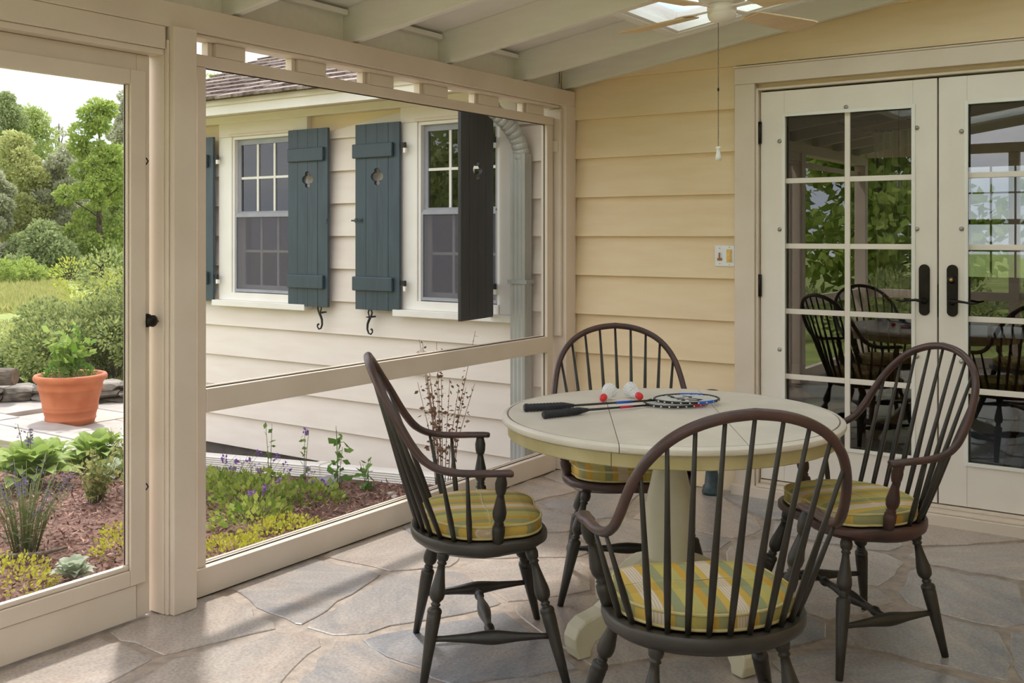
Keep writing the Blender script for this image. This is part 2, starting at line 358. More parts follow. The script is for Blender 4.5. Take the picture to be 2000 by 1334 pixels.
# ================================================================== house wall (y = 0): clapboards inside and outside
HW0, HW1 = -3.62, 5.2
wb = MB()
WIN = [(-3.017, -2.345), (-1.152, -.480)]; WZ0, WZ1 = .957, 2.157
DX0, DX1, DZ1 = 1.225, 3.03, 2.185
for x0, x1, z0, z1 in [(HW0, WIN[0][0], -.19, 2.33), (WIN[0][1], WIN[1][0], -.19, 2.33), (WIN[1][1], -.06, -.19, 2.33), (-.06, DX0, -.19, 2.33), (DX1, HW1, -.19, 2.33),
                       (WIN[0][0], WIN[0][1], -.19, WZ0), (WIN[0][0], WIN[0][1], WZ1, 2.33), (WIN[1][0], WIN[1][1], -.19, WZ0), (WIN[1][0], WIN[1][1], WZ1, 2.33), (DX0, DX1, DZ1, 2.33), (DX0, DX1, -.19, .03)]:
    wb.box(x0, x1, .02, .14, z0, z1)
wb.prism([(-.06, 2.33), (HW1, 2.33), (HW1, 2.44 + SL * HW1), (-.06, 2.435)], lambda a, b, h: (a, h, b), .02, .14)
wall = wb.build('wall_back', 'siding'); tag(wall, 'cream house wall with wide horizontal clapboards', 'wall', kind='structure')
fo = MB().box(HW0 + .02, -.05, .035, .16, -.75, -.19).build('foundation', 'foundation', wall)
E_ = .2325; rows = [-.2345 + E_ * k for k in range(0, 15)]
def roofcut(o):
    bm = bmesh.new(); bm.from_mesh(o.data); bmesh.ops.bisect_plane(bm, geom=bm.verts[:] + bm.edges[:] + bm.faces[:], plane_co=(0, 0, 2.435), plane_no=(-SL, 0, 1), clear_outer=True)
    bmesh.ops.holes_fill(bm, edges=[e for e in bm.edges if e.is_boundary]); bm.to_mesh(o.data); bm.free(); return o
def wedge(m, row, x0, x1, za, zb):
    y = lambda z: -.013 + .029 * (z - row) / E_
    m.add([(x0, .021, za), (x0, y(za), za), (x0, y(zb), zb), (x0, .021, zb), (x1, .021, za), (x1, y(za), za), (x1, y(zb), zb), (x1, .021, zb)],
          [(0, 1, 2, 3), (7, 6, 5, 4), (1, 5, 6, 2), (0, 4, 5, 1), (3, 2, 6, 7), (0, 3, 7, 4)])
def board_row(row, X0, X1, obst, mt='siding'):
    top = row + E_ + .001; cuts = sorted({row, top} | {z for o in obst for z in (o[2], o[3]) if row < z < top})
    slabs = []
    for za, zb in zip(cuts, cuts[1:]):
        iv = [(X0, X1)]
        for ox0, ox1, oz0, oz1 in obst:
            if oz0 <= za + 1e-6 and oz1 >= zb - 1e-6:
                iv = [q for a, b in iv for q in ((a, min(b, ox0)), (max(a, ox1), b)) if q[1] - q[0] > .01]
        slabs.append((za, zb, iv))
    if len(slabs) == 1:
        for a, b in slabs[0][2]:
            if row + .02 > 2.435 + SL * b: continue
            m = MB(); wedge(m, row, a, b, row, top); roofcut(m.build('clapboard', mt, wall))
    else:
        m = MB()
        for za, zb, iv in slabs:
            for a, b in iv: wedge(m, row, a, b, za, zb)
        m.build('clapboard', mt, wall)
OB_OUT = [(WIN[0][0] - .15, WIN[0][1] + .15, .90, 2.34), (WIN[1][0] - .15, WIN[1][1] + .13, .90, 2.34)]
for row in rows[:11]: board_row(row, HW0, -.045, OB_OUT, 'siding_daylit')
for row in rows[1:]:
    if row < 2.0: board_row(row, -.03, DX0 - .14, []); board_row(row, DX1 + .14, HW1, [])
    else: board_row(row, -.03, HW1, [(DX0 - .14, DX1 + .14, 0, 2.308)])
MB().box(HW0 - .02, HW0 + .09, -.022, .15, -.2, 2.34).build('corner_board', 'trim', wall, bevel=.003)

# ------------------------------------------------------------------ casing, step and french doors
tr = thing('trim_1', 'cream flat casing around the french doors', 'trim', (DX0, 0, 0), kind='structure')
def local(o): return o.location
def tb(name, x0, x1, y0, y1, z0, z1, mt='trim', bev=.003, par=tr):
    l = par.location; return MB().box(x0 - l[0], x1 - l[0], y0 - l[1], y1 - l[1], z0 - l[2], z1 - l[2]).build(name, mt, par, bevel=bev)
tb('side_casing', DX0 - .135, DX0 - .022, -.03, .03, .02, 2.215); tb('side_casing', DX1 + .022, DX1 + .135, -.03, .03, .02, 2.215)
tb('head_casing', DX0 - .135, DX1 + .135, -.032, .03, 2.2155, 2.305)
tb('drip_cap', DX0 - .14, DX1 + .14, -.038, .03, 2.3055, 2.315)
tb('stop_moulding', DX0 - .0215, DX0 - .006, -.018, .1, .055, 2.19); tb('stop_moulding', DX1 + .006, DX1 + .0215, -.018, .1, .055, 2.19); tb('stop_moulding', DX0 - .0055, DX1 + .0055, -.018, .1, 2.178, 2.19)
st = thing('trim_2', 'cream painted wooden step and threshold under the french doors', 'trim', (DX0, -.03, 0), kind='structure')
tb('step_board', DX0 - .14, DX1 + .14, -.075, -.006, -.004, .052, par=st); tb('threshold', DX0 - .005, DX1 + .005, -.055, .12, .0525, .066, par=st); tb('sill_strip', DX0, DX1, -.005, .1, .0665, .084, par=st)

def french_leaf(name, x0, x1, hinge, label):
    """one glazed leaf; hinge = -1 left edge, +1 right edge"""
    root = thing(name, label, 'door', (x0, .02, 0), kind='structure'); w = x1 - x0; z0, z1 = .09, 2.168
    s_ = .128; gx0, gx1 = s_, w - s_ + .002; gz0, gz1 = .30, 2.035; Y0, Y1 = -.018, .028
    if hinge == -1: gx1 = w - .113
    else: gx0 = .128; gx1 = w - .113
    B = lambda n, a, b, c, d, y0=Y0, y1=Y1, mt='door_paint', bev=.002, par=root: MB().box(a, b, y0, y1, c, d).build(n, mt, par, bevel=bev)
    B('stile', 0, gx0, z0, z1); B('stile', gx1, w, z0, z1); B('top_rail', gx0, gx1, gz1, z1, Y0 + .0015); B('bottom_rail', gx0, gx1, z0, gz0, Y0 + .0015)
    # screwed-on storm frame around the glass
    fr = MB()
    for a, b, c, d in [(gx0 - .012, gx0 + .006, gz0 - .012, gz1 + .012), (gx1 - .006, gx1 + .012, gz0 - .012, gz1 + .012), (gx0 + .006, gx1 - .006, gz1 - .006, gz1 + .012), (gx0 + .006, gx1 - .006, gz0 - .012, gz0 + .006)]:
        fr.box(a, b, Y0 - .006, Y0 + .002, c, d)
    fr.build('storm_frame', 'trim_white', root, bevel=.0015)
    rowsz = [gz0 + (gz1 - gz0) * k / 5 for k in range(6)]; mx = (gx0 + gx1) / 2; g = .0135
    B('muntin', mx - g, mx + g, gz0, gz1, .0, .022)
    for z in rowsz[1:-1]: B('muntin', gx0, mx - g, z - g, z + g, .0005, .021); B('muntin', mx + g, gx1, z - g, z + g, .0005, .021)
    for i in range(5):
        for a, b in ((gx0 + .004, mx - g - .0005), (mx + g + .0005, gx1 - .004)):
            B('pane', a, b, rowsz[i] + (g if i else .004) + .0005, rowsz[i + 1] - (g if i < 4 else .004) - .0005, .009, .012, 'glass_door', 0)
    for cx_, cz in [(mx, gz1 + .022)] + [(gx0 - .024, z) for z in (1.90, 1.43, .79)] + [(gx1 + .02, z) for z in (1.93, 1.43, .80)]:
        MB().lathe((cx_, Y0, cz), (cx_, Y0 - .009, cz), [(0, .011), (.6, .011), (.8, .006), (1, .005)], 10).build('clip', 'steel', root, True)
    hx = w - .058 if hinge == -1 else .063; dr = -1 if hinge == -1 else 1
    pl = MB(); out = [(math.cos(a) * .026, (.10 if math.sin(a) >= 0 else -.10) + math.sin(a) * .026 + .0) for a in [math.pi * k / 12 for k in range(24)]]
    pl.prism(out, lambda a, b, h: (hx + a, Y0 - h, 1.13 + b), 0, .009); plo = pl.build('handle_plate', 'bronze', root, bevel=.003)
    lv = MB(); lv.lathe((hx, Y0 - .009, 1.075), (hx, Y0 - .045, 1.075), [(0, .017), (.3, .015), (.5, .010), (1, .009)], 12)
    lv.tube([(hx - dr * .006, Y0 - .043, 1.075), (hx + dr * .03, Y0 - .05, 1.082), (hx + dr * .065, Y0 - .052, 1.078), (hx + dr * .10, Y0 - .05, 1.072), (hx + dr * .122, Y0 - .047, 1.078)], [(.009, .009), (.009, .007), (.009, .0055), (.008, .005), (.005, .004)], 10)
    lv.build('lever', 'bronze', plo, True)
    if hinge == 1:
        MB().lathe((hx, Y0 - .009, 1.183), (hx, Y0 - .03, 1.183), [(0, .021), (.7, .02), (1, .017)], 16).build('cylinder', 'bronze', plo, True)
        MB().lathe((hx, Y0 - .0305, 1.183), (hx, Y0 - .034, 1.183), [(0, .009), (1, .008)], 12).build('keyhole', 'brass', plo, True)
    ex = -.004 if hinge == -1 else w + .004
    for z in (1.95, 1.128, .30): MB().lathe((ex, Y0 - .008, z - .06), (ex, Y0 - .008, z + .06), [(0, .006), (.02, .011), (.98, .011), (1, .006)], 10).build('hinge', 'bronze', root, True)
    return root
french_leaf('door_1', DX0 + .003, 2.122, -1, 'glazed french door leaf nearest the light switch with black lever')
d2 = french_leaf('door_2', 2.130, DX1 - .003, 1, 'glazed french door leaf with keyed black lock plate, cut by the right frame edge')
MB().box(-.006, -.001, -.012, .02, 1.0 - 0, 1.16).build('astragal_bolt', 'bronze', d2)

# ------------------------------------------------------------------ room behind the doors and windows
FW = 5.0
for nm, b, mt, lab, ct in [('floor_room', (-3.6, 5.2, .15, FW + .2, -.02, .05), 'room_floor', 'brown wooden floor of the dim room behind the glass', 'floor'), ('ceiling_room', (-3.6, 5.2, .15, FW + .2, 2.55, 2.6), 'room_ceiling', 'pale ceiling of the dim room behind the glass', 'ceiling'),
                  ('wall_room_left', (-3.62, -3.57, .15, FW + .2, .05, 2.55), 'room_wall', 'brown end wall of the room at the shuttered side', 'wall'), ('wall_room_right', (5.2, 5.25, .15, FW + .2, .05, 2.55), 'room_wall', 'brown end wall of the room at the door side', 'wall')]:
    tag(MB().box(*b).build(nm, mt), lab, ct, kind='structure')
rw = MB(); xs = [-3.6, -2.3, -1.3, 1.25, 1.98, 5.2]
for a, b in zip(xs, xs[1:]):
    if (a, b) in ((-2.3, -1.3), (1.25, 1.98)): rw.box(a, b, FW + .2, FW + .3, .05, .95); rw.box(a, b, FW + .2, FW + .3, 2.1, 2.55)
    else: rw.box(a, b, FW + .2, FW + .3, .05, 2.55)
tag(rw.build('wall_room_far', 'room_wall'), 'brown far wall of the room with two sash windows', 'wall', kind='structure')
for i, (a, b, lab) in enumerate([(1.25, 1.98, 'far sash window glimpsed through the right french door'), (-2.3, -1.3, 'far sash window at the back of the dim room')]):
    wn = thing('window_%d' % (3 + i), lab, 'window', (a, FW + .2, .95), kind='structure'); w = b - a; f_ = MB()
    for q in [(0, .05, 0, 1.15), (w - .05, w, 0, 1.15), (.05, w - .05, 0, .05), (.05, w - .05, 1.1, 1.15), (.05, w - .05, .55, .6)]: f_.box(q[0], q[1], .0, .06, q[2], q[3])
    f_.build('sash', 'wood_worn', wn); MB().box(.05, w - .05, .044, .047, .05, 1.1).build('pane', 'glass_window', wn)
    for k in (1, 2): MB().box(.05 + (w - .1) * k / 3 - .008, .05 + (w - .1) * k / 3 + .008, .02, .04, .05, 1.1).build('muntin', 'wood_worn', wn)
    for z in (.3, .85): MB().box(.05, w - .05, .021, .039, z - .008, z + .008).build('muntin', 'wood_worn', wn)
def curtain(x0, x1, y, z0, z1, label, folds=6):
    root = thing('curtain', label, 'curtain', (x0, y, z0)); n = folds * 8; w = x1 - x0; m = MB(); bnd = MB()
    pr = [(w * k / n, .028 * math.sin(2 * math.pi * k / 8) + .008 * math.sin(k * 1.7)) for k in range(n + 1)]
    outl = [(a, b - .003) for a, b in pr] + [(a, b + .003) for a, b in reversed(pr)]
    m.prism(outl, lambda a, b, h: (a, b, h), 0, z1 - z0); m.build('panel', 'curtain', root)
    for k in range(folds):
        s_ = pr[8 * k + 2:8 * k + 4]; bnd.prism([(s_[0][0], s_[0][1] - .0032), (s_[1][0], s_[1][1] - .0032), (s_[1][0], s_[1][1] - .0045), (s_[0][0], s_[0][1] - .0045)], lambda a, b, h: (a, b, h), 0, z1 - z0)
    bnd.build('stripe', 'curtain_band', root); MB().lathe((-.06, 0, z1 - z0 + .008), (w + .06, 0, z1 - z0 + .008), [(0, .008), (1, .008)], 8).build('rod', 'bronze', root)
    for q in (-.05, w + .05): MB().box(q - .006, q + .006, -(y - .10), -.006, z1 - z0 + .004, z1 - z0 + .014).build('rod_bracket', 'bronze', root)
curtain(1.66, 1.90, .62, .95, 1.98, 'pale striped curtain hanging behind the panes of the left french door')
curtain(-2.99, -2.72, .22, .98, 2.1, 'pale curtain inside the left shuttered house window', 4)
curtain(-1.05, -.72, .26, .98, 2.1, 'pale pleated curtain inside the window beside the open shutter', 5)
# ================================================================== screen wall (x = 0)
wl = thing('wall_left', 'cream timber frame of the screened porch wall', 'wall', (0, 0, 0), kind='structure')
def wbx(name, x0, x1, y0, y1, z0, z1, mt='trim', bev=.003, par=wl):
    l = par.location; return MB().box(x0 - l[0], x1 - l[0], y0 - l[1], y1 - l[1], z0 - l[2], z1 - l[2]).build(name, mt, par, bevel=bev)
BY0 = -6.2
wbx('beam', -.07, .065, PY0, -.002, 2.168, 2.262); wbx('beam_bead', -.05, .045, -2.79, -.15, 2.155, 2.168, bev=.004)
wbx('post', -.05, .09, -2.899, -2.796, 0, 2.17); wbx('jamb_moulding', -.05, .045, -2.912, -2.8995, 0, 2.12); wbx('jamb_strip', .0455, .066, -2.908, -2.8995, 0, 2.12)
wbx('corner_post', -.05, .07, -.115, -.004, 0, 2.17); wbx('corner_strip', -.05, .045, -.140, -.1155, .80, 2.15)
for z in (1.895, ): wbx('corner_tab', -.03, .03, -.150, -.1405, z, z + .065, bev=.002)
wbx('door_head', -.05, .06, -4.2, -2.912, 2.085, 2.1675); wbx('door_head_bead', -.04, .048, -4.2, -2.912, 2.062, 2.0845)
# slot blocks under the beam: daylight shows between them
ys = [(-2.637, -2.49), (-2.197, -2.035), (-1.756, -1.585), (-1.346, -1.165), (-.890, -.715), (-.430, -.258)]
for a, b in ys: wbx('spacer_block', -.05, .004, a, b, 2.1005, 2.1545, bev=.002)
for a, b in ys: wbx('spacer_stop', -.05, -.012, a - .028, a - .008, 2.1005, 2.1545, bev=.001)
wbx('screen_header', -.045, .003, -2.79, -.15, 2.053, 2.100)
# screen panel frame
wbx('screen_stile', -.045, .0, -2.725, -2.682, .109, 2.0525); wbx('screen_stile', -.045, .0, -.214, -.151, .109, 2.0525)
wbx('middle_rail', -.047, .002, -2.6815, -.2145, .708, .800)
sl_ = wbx('sill', -.047, .012, -2.7955, -.1405, .0, .1085)
for z0, z1 in ((.1085, .708), (.80, 2.053)):
    m = MB(); d = .004
    m.box(-.024, -.020, -2.682 - d, -2.682 + d, z0, z1); m.box(-.024, -.020, -.214 - d, -.214 + d, z0, z1); m.box(-.024, -.020, -2.682, -.214, z0 - d * 0, z0 + d); m.box(-.024, -.020, -2.682, -.214, z1 - d, z1)
    m.build('spline', 'spline', wl)
    MB().box(-.0225, -.0215, -2.678, -.218, z0 + .004, z1 - .004).build('screen_mesh', 'screen', wl)
for z in (.1085, .800): wbx('outer_bead', -.062, -.0475, -2.68, -.216, z - .03, z + .004, bev=.002)
wbx('floor_gap', -.04, .005, -2.79, -.15, -.004, -.0005, 'black_gap', 0)
# screen door
sd = thing('door_3', 'cream wooden screen door at the left edge, ajar gap at its jamb', 'door', (0, -2.92, 0), kind='structure')
D0, D1 = -3.98, -2.934
def db(n, x0, x1, y0, y1, z0, z1, mt='trim', bev=.003): return wbx(n, x0, x1, y0, y1, z0, z1, mt, bev, sd)
db('stile', -.04, -.006, D1 - .055, D1, .003, 2.0612); db('stile', -.04, -.006, D0, D0 + .055, .003, 2.0612)
db('top_rail', -.04, -.006, D0 + .055, D1 - .055, 1.99, 2.0612); db('kick_board', -.04, .004, D0 + .03, D1 - .062, .003, .127); db('frame_stile', -.034, .012, -3.026, -2.962, .129, 2.0)
db('frame_stile', -.034, .012, D0 + .03, D0 + .094, .129, 2.0); db('frame_rail', -.034, .0115, D0 + .094, -3.0265, 1.945, 1.9995); db('frame_rail', -.034, .0115, D0 + .094, -3.0265, .1295, .186); db('glazing_bead', -.02, .004, D0 + .094, -3.0265, .1865, .206, bev=.006)
db('glazing_bead', -.02, .002, -3.034, -3.0268, .2065, 1.944, bev=.003)
MB().box(-.018, -.016, D0 + .094 + 2.92, -3.034 + 2.92, .207, 1.944).build('screen_mesh', 'screen', sd)
db('spline', -.012, -.010, -3.0385, -3.0345, .207, 1.944, 'spline', 0)
kb = MB(); kb.lathe((-.006, -.028, 1.085), (.004, -.028, 1.085), [(0, .026), (.8, .025), (1, .02)], 18); kb.lathe((.004, -.028, 1.085), (.04, -.028, 1.085), [(0, .010), (.45, .009), (.55, .02), (.8, .022), (1, .012)], 16)
kb.tube([(.012, -.02, 1.083), (.014, .0, 1.082), (.014, .012, 1.08)], .004, 8); kb.build('latch', 'bronze', sd, True)
for z in (1.671, .476): MB().tube([(.004, -.036, z - .012), (.012, -.033, z), (.004, -.036, z + .012)], .0025, 6).build('hook', 'iron', sd, True)
# the far part of the same wall and the open front, seen only as reflections in the panes
for y in (-4.10, -6.22): wbx('post', -.05, .07, y - .05, y + .05, 0, 2.167)
wbx('sill', -.047, .012, -6.165, -4.155, 0, .1085); wbx('middle_rail', -.047, .002, -6.165, -4.155, .708, .8); wbx('screen_header', -.045, .003, -6.165, -4.155, 2.053, 2.1)
wf = thing('wall_front', 'open screened front of the porch, seen mirrored in the door panes', 'wall', (0, PY0, 0), kind='structure')
def fb(n, x0, x1, z0, z1, y=0., d=.05): return MB().box(x0, x1, y - d, y + d, z0, z1).build(n, 'trim', wf, bevel=.003)
for x in (1.55, 3.1, 4.66): fb('post', x - .05, x + .05, 0, 2.26)
fb('sill', .07, 4.6, 0, .108, d=.03); fb('middle_rail', .07, 4.6, .708, .8, d=.0299); fb('beam', .07, 4.75, 2.262, 2.36, d=.0595)

wr = MB().box(PX1 + .02, PX1 + .14, PY0 - .06, .0, -.1, 2.9).build('wall_right_added', 'siding'); tag(wr, 'cream wall added on the unseen right side of the porch to cut fill light', 'wall', kind='structure')  # unseen wall, added to cut fill light on the screen frame
# ================================================================== ceiling: rafters, deck, skylights
rz = lambda x: 2.264 + SL * x           # underside of rafters
RD = .165
ce = thing('ceiling', 'sloping painted porch ceiling with exposed rafters', 'ceiling', (0, 0, 2.27), kind='structure')
def sloped(m, x0, x1, y0, y1, d0, d1):
    m.add([(x, y, rz(x) + d - 2.27) for d in (d0, d1) for x, y in ((x0, y0), (x1, y0), (x1, y1), (x0, y1))], [(0, 3, 2, 1), (4, 5, 6, 7), (0, 1, 5, 4), (1, 2, 6, 5), (2, 3, 7, 6), (3, 0, 4, 7)]); return m
RY = [-.515 - .685 * k for k in range(9)]; XE = PX1 + .16
me = sloped(MB(), -.06, XE, -.02, .02, 0, RD).mesh('rafter', 'rafter_paint')
for y in RY: link('rafter', me, ce, .003, (0, y, 0))
sloped(MB(), .0, XE, -.052, -.006, .012, RD).build('wall_rafter', 'rafter_paint', ce, bevel=.003)
SKY = [(0, 1.0, 3.6), (2, 1.0, 3.6), (4, 1.0, 3.6), (6, 1.0, 3.6)]    # bay index (between rafter k and k+1); last two added for light
edges = [-.006] + RY
for i, (ya, yb) in enumerate(zip(edges, edges[1:])):
    y1, y0 = ya - (.02 if i else .046), yb + .02
    MB().box(-.055, -.02, y0, y1, .0, .17).build('blocking', 'rafter_paint', ce)
    MB().box(-.02, .018, y0 + .006, y1 - .006, .122, .147).build('nailer', 'deck_paint', ce, bevel=.002)
    holes_ = [(a, b) for k, a, b in SKY if k == i - 1]
    sp = [(-.08, XE)] if not holes_ else [(-.08, holes_[0][0]), (holes_[0][1], XE)]
    for a, b in sp:
        sloped(MB(), a, b, yb - (0 if i < 8 else .3), ya + (0 if i else .0), RD, RD + .02).build('deck_panel', 'deck_paint', ce)
for i, (k, a, b) in enumerate(SKY):
    y1, y0 = RY[k] - .021, RY[k + 1] + .021
    lab = ['bright skylight between the rafters above the ceiling fan', 'skylight over the round table, beyond the top of the view', 'unseen skylight added over the near end of the porch for light', 'unseen skylight added over the porch front for light, behind the viewer'][i]
    sk = thing('window_%d' % (5 + i), lab, 'skylight', (0, 0, 2.27), kind='structure')
    for q in ((a - .045, a, y0, y1), (b, b + .045, y0, y1)): sloped(MB(), *q, .004, RD + .10).build('curb', 'deck_paint', sk, bevel=.003)
    for q in ((a + .0005, b - .0005, y0 - .0, y0 + .03), (a + .0005, b - .0005, y1 - .03, y1)): sloped(MB(), *q, .004, RD + .10).build('curb', 'deck_paint', sk, bevel=.003)
    fr = MB(); g0, g1 = y0 + .031, y1 - .031
    for q in ((a + .001, a + .02, g0, g1), (b - .02, b - .001, g0, g1), (a + .02, b - .02, g0, g0 + .018), (a + .02, b - .02, g1 - .018, g1)): sloped(fr, *q, .012, .04)
    fr.build('frame', 'deck_paint', sk); sloped(MB(), a + .02, b - .02, g0 + .018, g1 - .018, .10, .106).build('pane', 'glass_skylight', sk)
# ================================================================== shuttered house windows
def house_window(n, x0, x1, label, cas_r):
    w = x1 - x0; root = thing('window_%d' % n, label, 'window', (x0, 0, WZ0), kind='structure'); H = WZ1 - WZ0
    B = lambda nm, a, b, y0, y1, c, d, mt='trim_white', bev=.003: MB().box(a, b, y0, y1, c, d).build(nm, mt, root, bevel=bev)
    B('casing', -.15, -.001, -.028, .02, -.06, H + .0); B('casing', w + .001, w + cas_r, -.028, .02, -.06, H + .0)
    B('head_casing', -.15, w + cas_r, -.028, .02, H + .0005, H + .155, 'siding_daylit'); B('head_bead', -.02, w + .02, -.036, -.0285, H + .001, H + .022, 'trim')
    B('sill', -.18, w + cas_r + .02, -.075, .02, -.105, -.0605); B('sub_sill', -.0, w, -.035, .06, -.06, .0)
    for q in ((0, .022, 0, H), (w - .022, w, 0, H), (.022, w - .022, H - .022, H)): B('jamb', q[0], q[1], -.018, .10, q[2], q[3], 'trim_white', .002)
    def sash(name, z0, z1, y, mt):
        f = MB(); a, b = .023, w - .023
        for q in ((a, a + .035, z0, z1), (b - .035, b, z0, z1), (a + .035, b - .035, z0, z0 + .045), (a + .035, b - .035, z1 - .04, z1)): f.box(q[0], q[1], y, y + .03, q[2], q[3])
        so = f.build(name, mt, root); gx0, gx1, gz0, gz1 = a + .036, b - .036, z0 + .046, z1 - .041
        for k in (1, 2): x = gx0 + (gx1 - gx0) * k / 3; MB().box(x - .009, x + .009, y + .004, y + .026, gz0, gz1).build('muntin', 'trim_white', so)
        zm = (gz0 + gz1) / 2
        for k in range(3):
            xa = gx0 + (gx1 - gx0) * k / 3 + (.0095 if k else 0); xb = gx0 + (gx1 - gx0) * (k + 1) / 3 - (.0095 if k < 2 else 0)
            MB().box(xa, xb, y + .0045, y + .0255, zm - .009, zm + .009).build('muntin', 'trim_white', so)
            for c, d in ((gz0, zm - .0095), (zm + .0095, gz1)): MB().box(xa, xb, y + .013, y + .016, c, d).build('pane', 'glass_window', so)
    sash('lower_sash', .012, H * .5 + .02, .05, 'trim_white'); sash('upper_sash', H * .5 - .02, H - .023, .014, 'sash_grey')
    # insect screen over the lower half
    f = MB(); s0, s1 = .006, H * .5 + .0
    for q in ((.023, .038, s0, s1), (w - .038, w - .023, s0, s1), (.038, w - .038, s0, s0 + .022), (.038, w - .038, s1 - .02, s1 + .012)): f.box(q[0], q[1], -.014, .002, q[2], q[3])
    so = f.build('screen_frame', 'sash_grey', root); MB().box(.038, w - .038, -.007, -.006, s0 + .022, s1 - .02).build('screen_mesh', 'window_screen', so)
house_window(1, WIN[0][0], WIN[0][1], 'white six over six sash window between the two left shutters', .15)
house_window(2, WIN[1][0], WIN[1][1], 'white sash window half hidden by the shutter swung open', .13)

SW, SZ0, SZ1 = .405, .885, 2.165
def quatre(r=.030, c=.026, n=10):
    pts = []
    for q in range(4):
        a0 = math.pi / 2 * q
        for k in range(n + 1):
            a = a0 - math.radians(100) + math.radians(200) * k / n; pts.append((math.cos(a0) * c * (1.25 if q % 2 else 1) + r * math.cos(a), math.sin(a0) * c * (1.25 if q % 2 else 1) + r * .95 * math.sin(a)))
    return pts
def shutter(label, loc, rz_, mirror, dark=False, hinged=True):
    """front (+battens) looks towards local -y; mirror=1: hinged at left edge, -1: hinged at right edge"""
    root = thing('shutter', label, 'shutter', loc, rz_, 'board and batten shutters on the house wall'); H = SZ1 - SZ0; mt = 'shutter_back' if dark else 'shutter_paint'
    nb = 4; bw = SW / nb; cz = H * .715; q = quatre()
    for k in range(nb):
        x0, x1 = bw * k + .0012, bw * (k + 1) - .0012
        o = MB().box(x0, x1, -.011, .011, 0, H).build('board', mt, root, bevel=.0025)
        if k in (1, 2):
            # cut the half quatrefoil out of the two middle boards
            half = [(SW / 2 + a, cz + b) for a, b in q]
            inner = [p for p in half if (p[0] < SW / 2 - .001 if k == 1 else p[0] > SW / 2 + .001)]
            inner.sort(key=lambda p: math.atan2(p[1] - cz, (SW / 2 - p[0]) if k == 1 else (p[0] - SW / 2)))
            xe, xo = (x1, x0) if k == 1 else (x0, x1)
            poly = [(xo, 0), (xe, 0), (xe, inner[0][1])] + inner + [(xe, inner[-1][1]), (xe, H), (xo, H)]
            m = MB(); m.prism(poly, lambda a, b, h: (a, h, b), -.011, .011); me = m.mesh('board', mt)
            bm = bmesh.new(); bm.from_mesh(me); bmesh.ops.recalc_face_normals(bm, faces=bm.faces); bmesh.ops.triangulate(bm, faces=[f for f in bm.faces if len(f.verts) > 4]); bm.to_mesh(me); bm.free()
            o.data = me; o.modifiers.clear()
    a, b = (-.012, SW - .05) if mirror < 0 else (.04, SW - .02)
    if mirror > 0: a, b = .012, SW - .03
    for z in (H - .235, .13):
        MB().box(a, b, -.034, -.0115, z, z + .098).build('batten', 'shutter_paint' if not dark else mt, root, bevel=.007)
    hx = -.05 if mirror > 0 else SW + .0
    for z in (H - .16, .19) if hinged else ():
        h = MB(); h.box(hx + .002, hx + .048, -.004, .004, z - .016, z + .016); h.lathe((hx + (.01 if mirror > 0 else .04), .0, z - .035), (hx + (.01 if mirror > 0 else .04), .0, z + .018), [(0, .008), (1, .008)], 10)
        h.build('hinge', 'iron', root); MB().box(hx + (.0 if mirror > 0 else .03), hx + (.02 if mirror > 0 else .05), -.010, .012, z - .052, z - .020).build('pintle', 'trim_white', root)
    return root
YS = -.062
shutter('narrow strip of blue grey shutter beside the screen post, leftmost of all', (-3.585, YS, SZ0), 0, -1)
s1 = shutter('blue grey shutter with quatrefoil hole, right of the left window', (-2.345, YS, SZ0), 0, 1, False, False)
s2 = shutter('blue grey shutter with sliding bolt, left of the right window', (-1.675, YS, SZ0), 0, -1)
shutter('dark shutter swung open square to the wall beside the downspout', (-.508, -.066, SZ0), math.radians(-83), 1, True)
m = MB(); m.lathe((-.025, -.02, .615), (.06, -.02, .615), [(0, .006), (1, .006)], 8); m.box(.0, .07, -.016, -.011, .60, .63); m.lathe((.03, -.02, .615), (.036, -.034, .63), [(0, .005), (1, .004)], 8); m.build('sliding_bolt', 'shutter_paint', s2)
MB().box(SW - .028, SW - .004, -.02, -.011, .60, .63).build('bolt_keeper', 'shutter_paint', s1)
def dog(x, z, flip, label):
    o = MB(); f = -1 if flip else 1
    pts = [(f * .0, 0), (f * .012, .03), (f * .004, .052), (-f * .016, .05), (-f * .024, .03), (-f * .014, .005), (f * .004, -.02), (f * .018, -.05), (f * .02, -.085), (f * .008, -.112), (-f * .012, -.118), (-f * .026, -.105), (-f * .026, -.088), (-f * .014, -.083)]
    o.tube([(a, -.06, b) for a, b in pts], [.004, .005, .006, .006, .006, .007, .009, .008, .007, .006, .006, .005, .006, .008], 8)
    o.lathe((0, .0, .0), (0, -.068, .0), [(0, .006), (1, .008)], 8); o.tube([(f * .0, -.06, 0), (f * .03, -.062, -.002)], [.007, .003], 8)
    b = o.build('shutter_dog', 'iron', None, True); b.location = (x, -.008, z); tag(b, label, 'shutter dog', 'scrolled iron shutter dogs')
dog(-2.02, .845, False, 'black scrolled iron shutter dog under the shutter right of the left window')
dog(-1.545, .835, True, 'black scrolled iron shutter dog under the shutter with the sliding bolt')

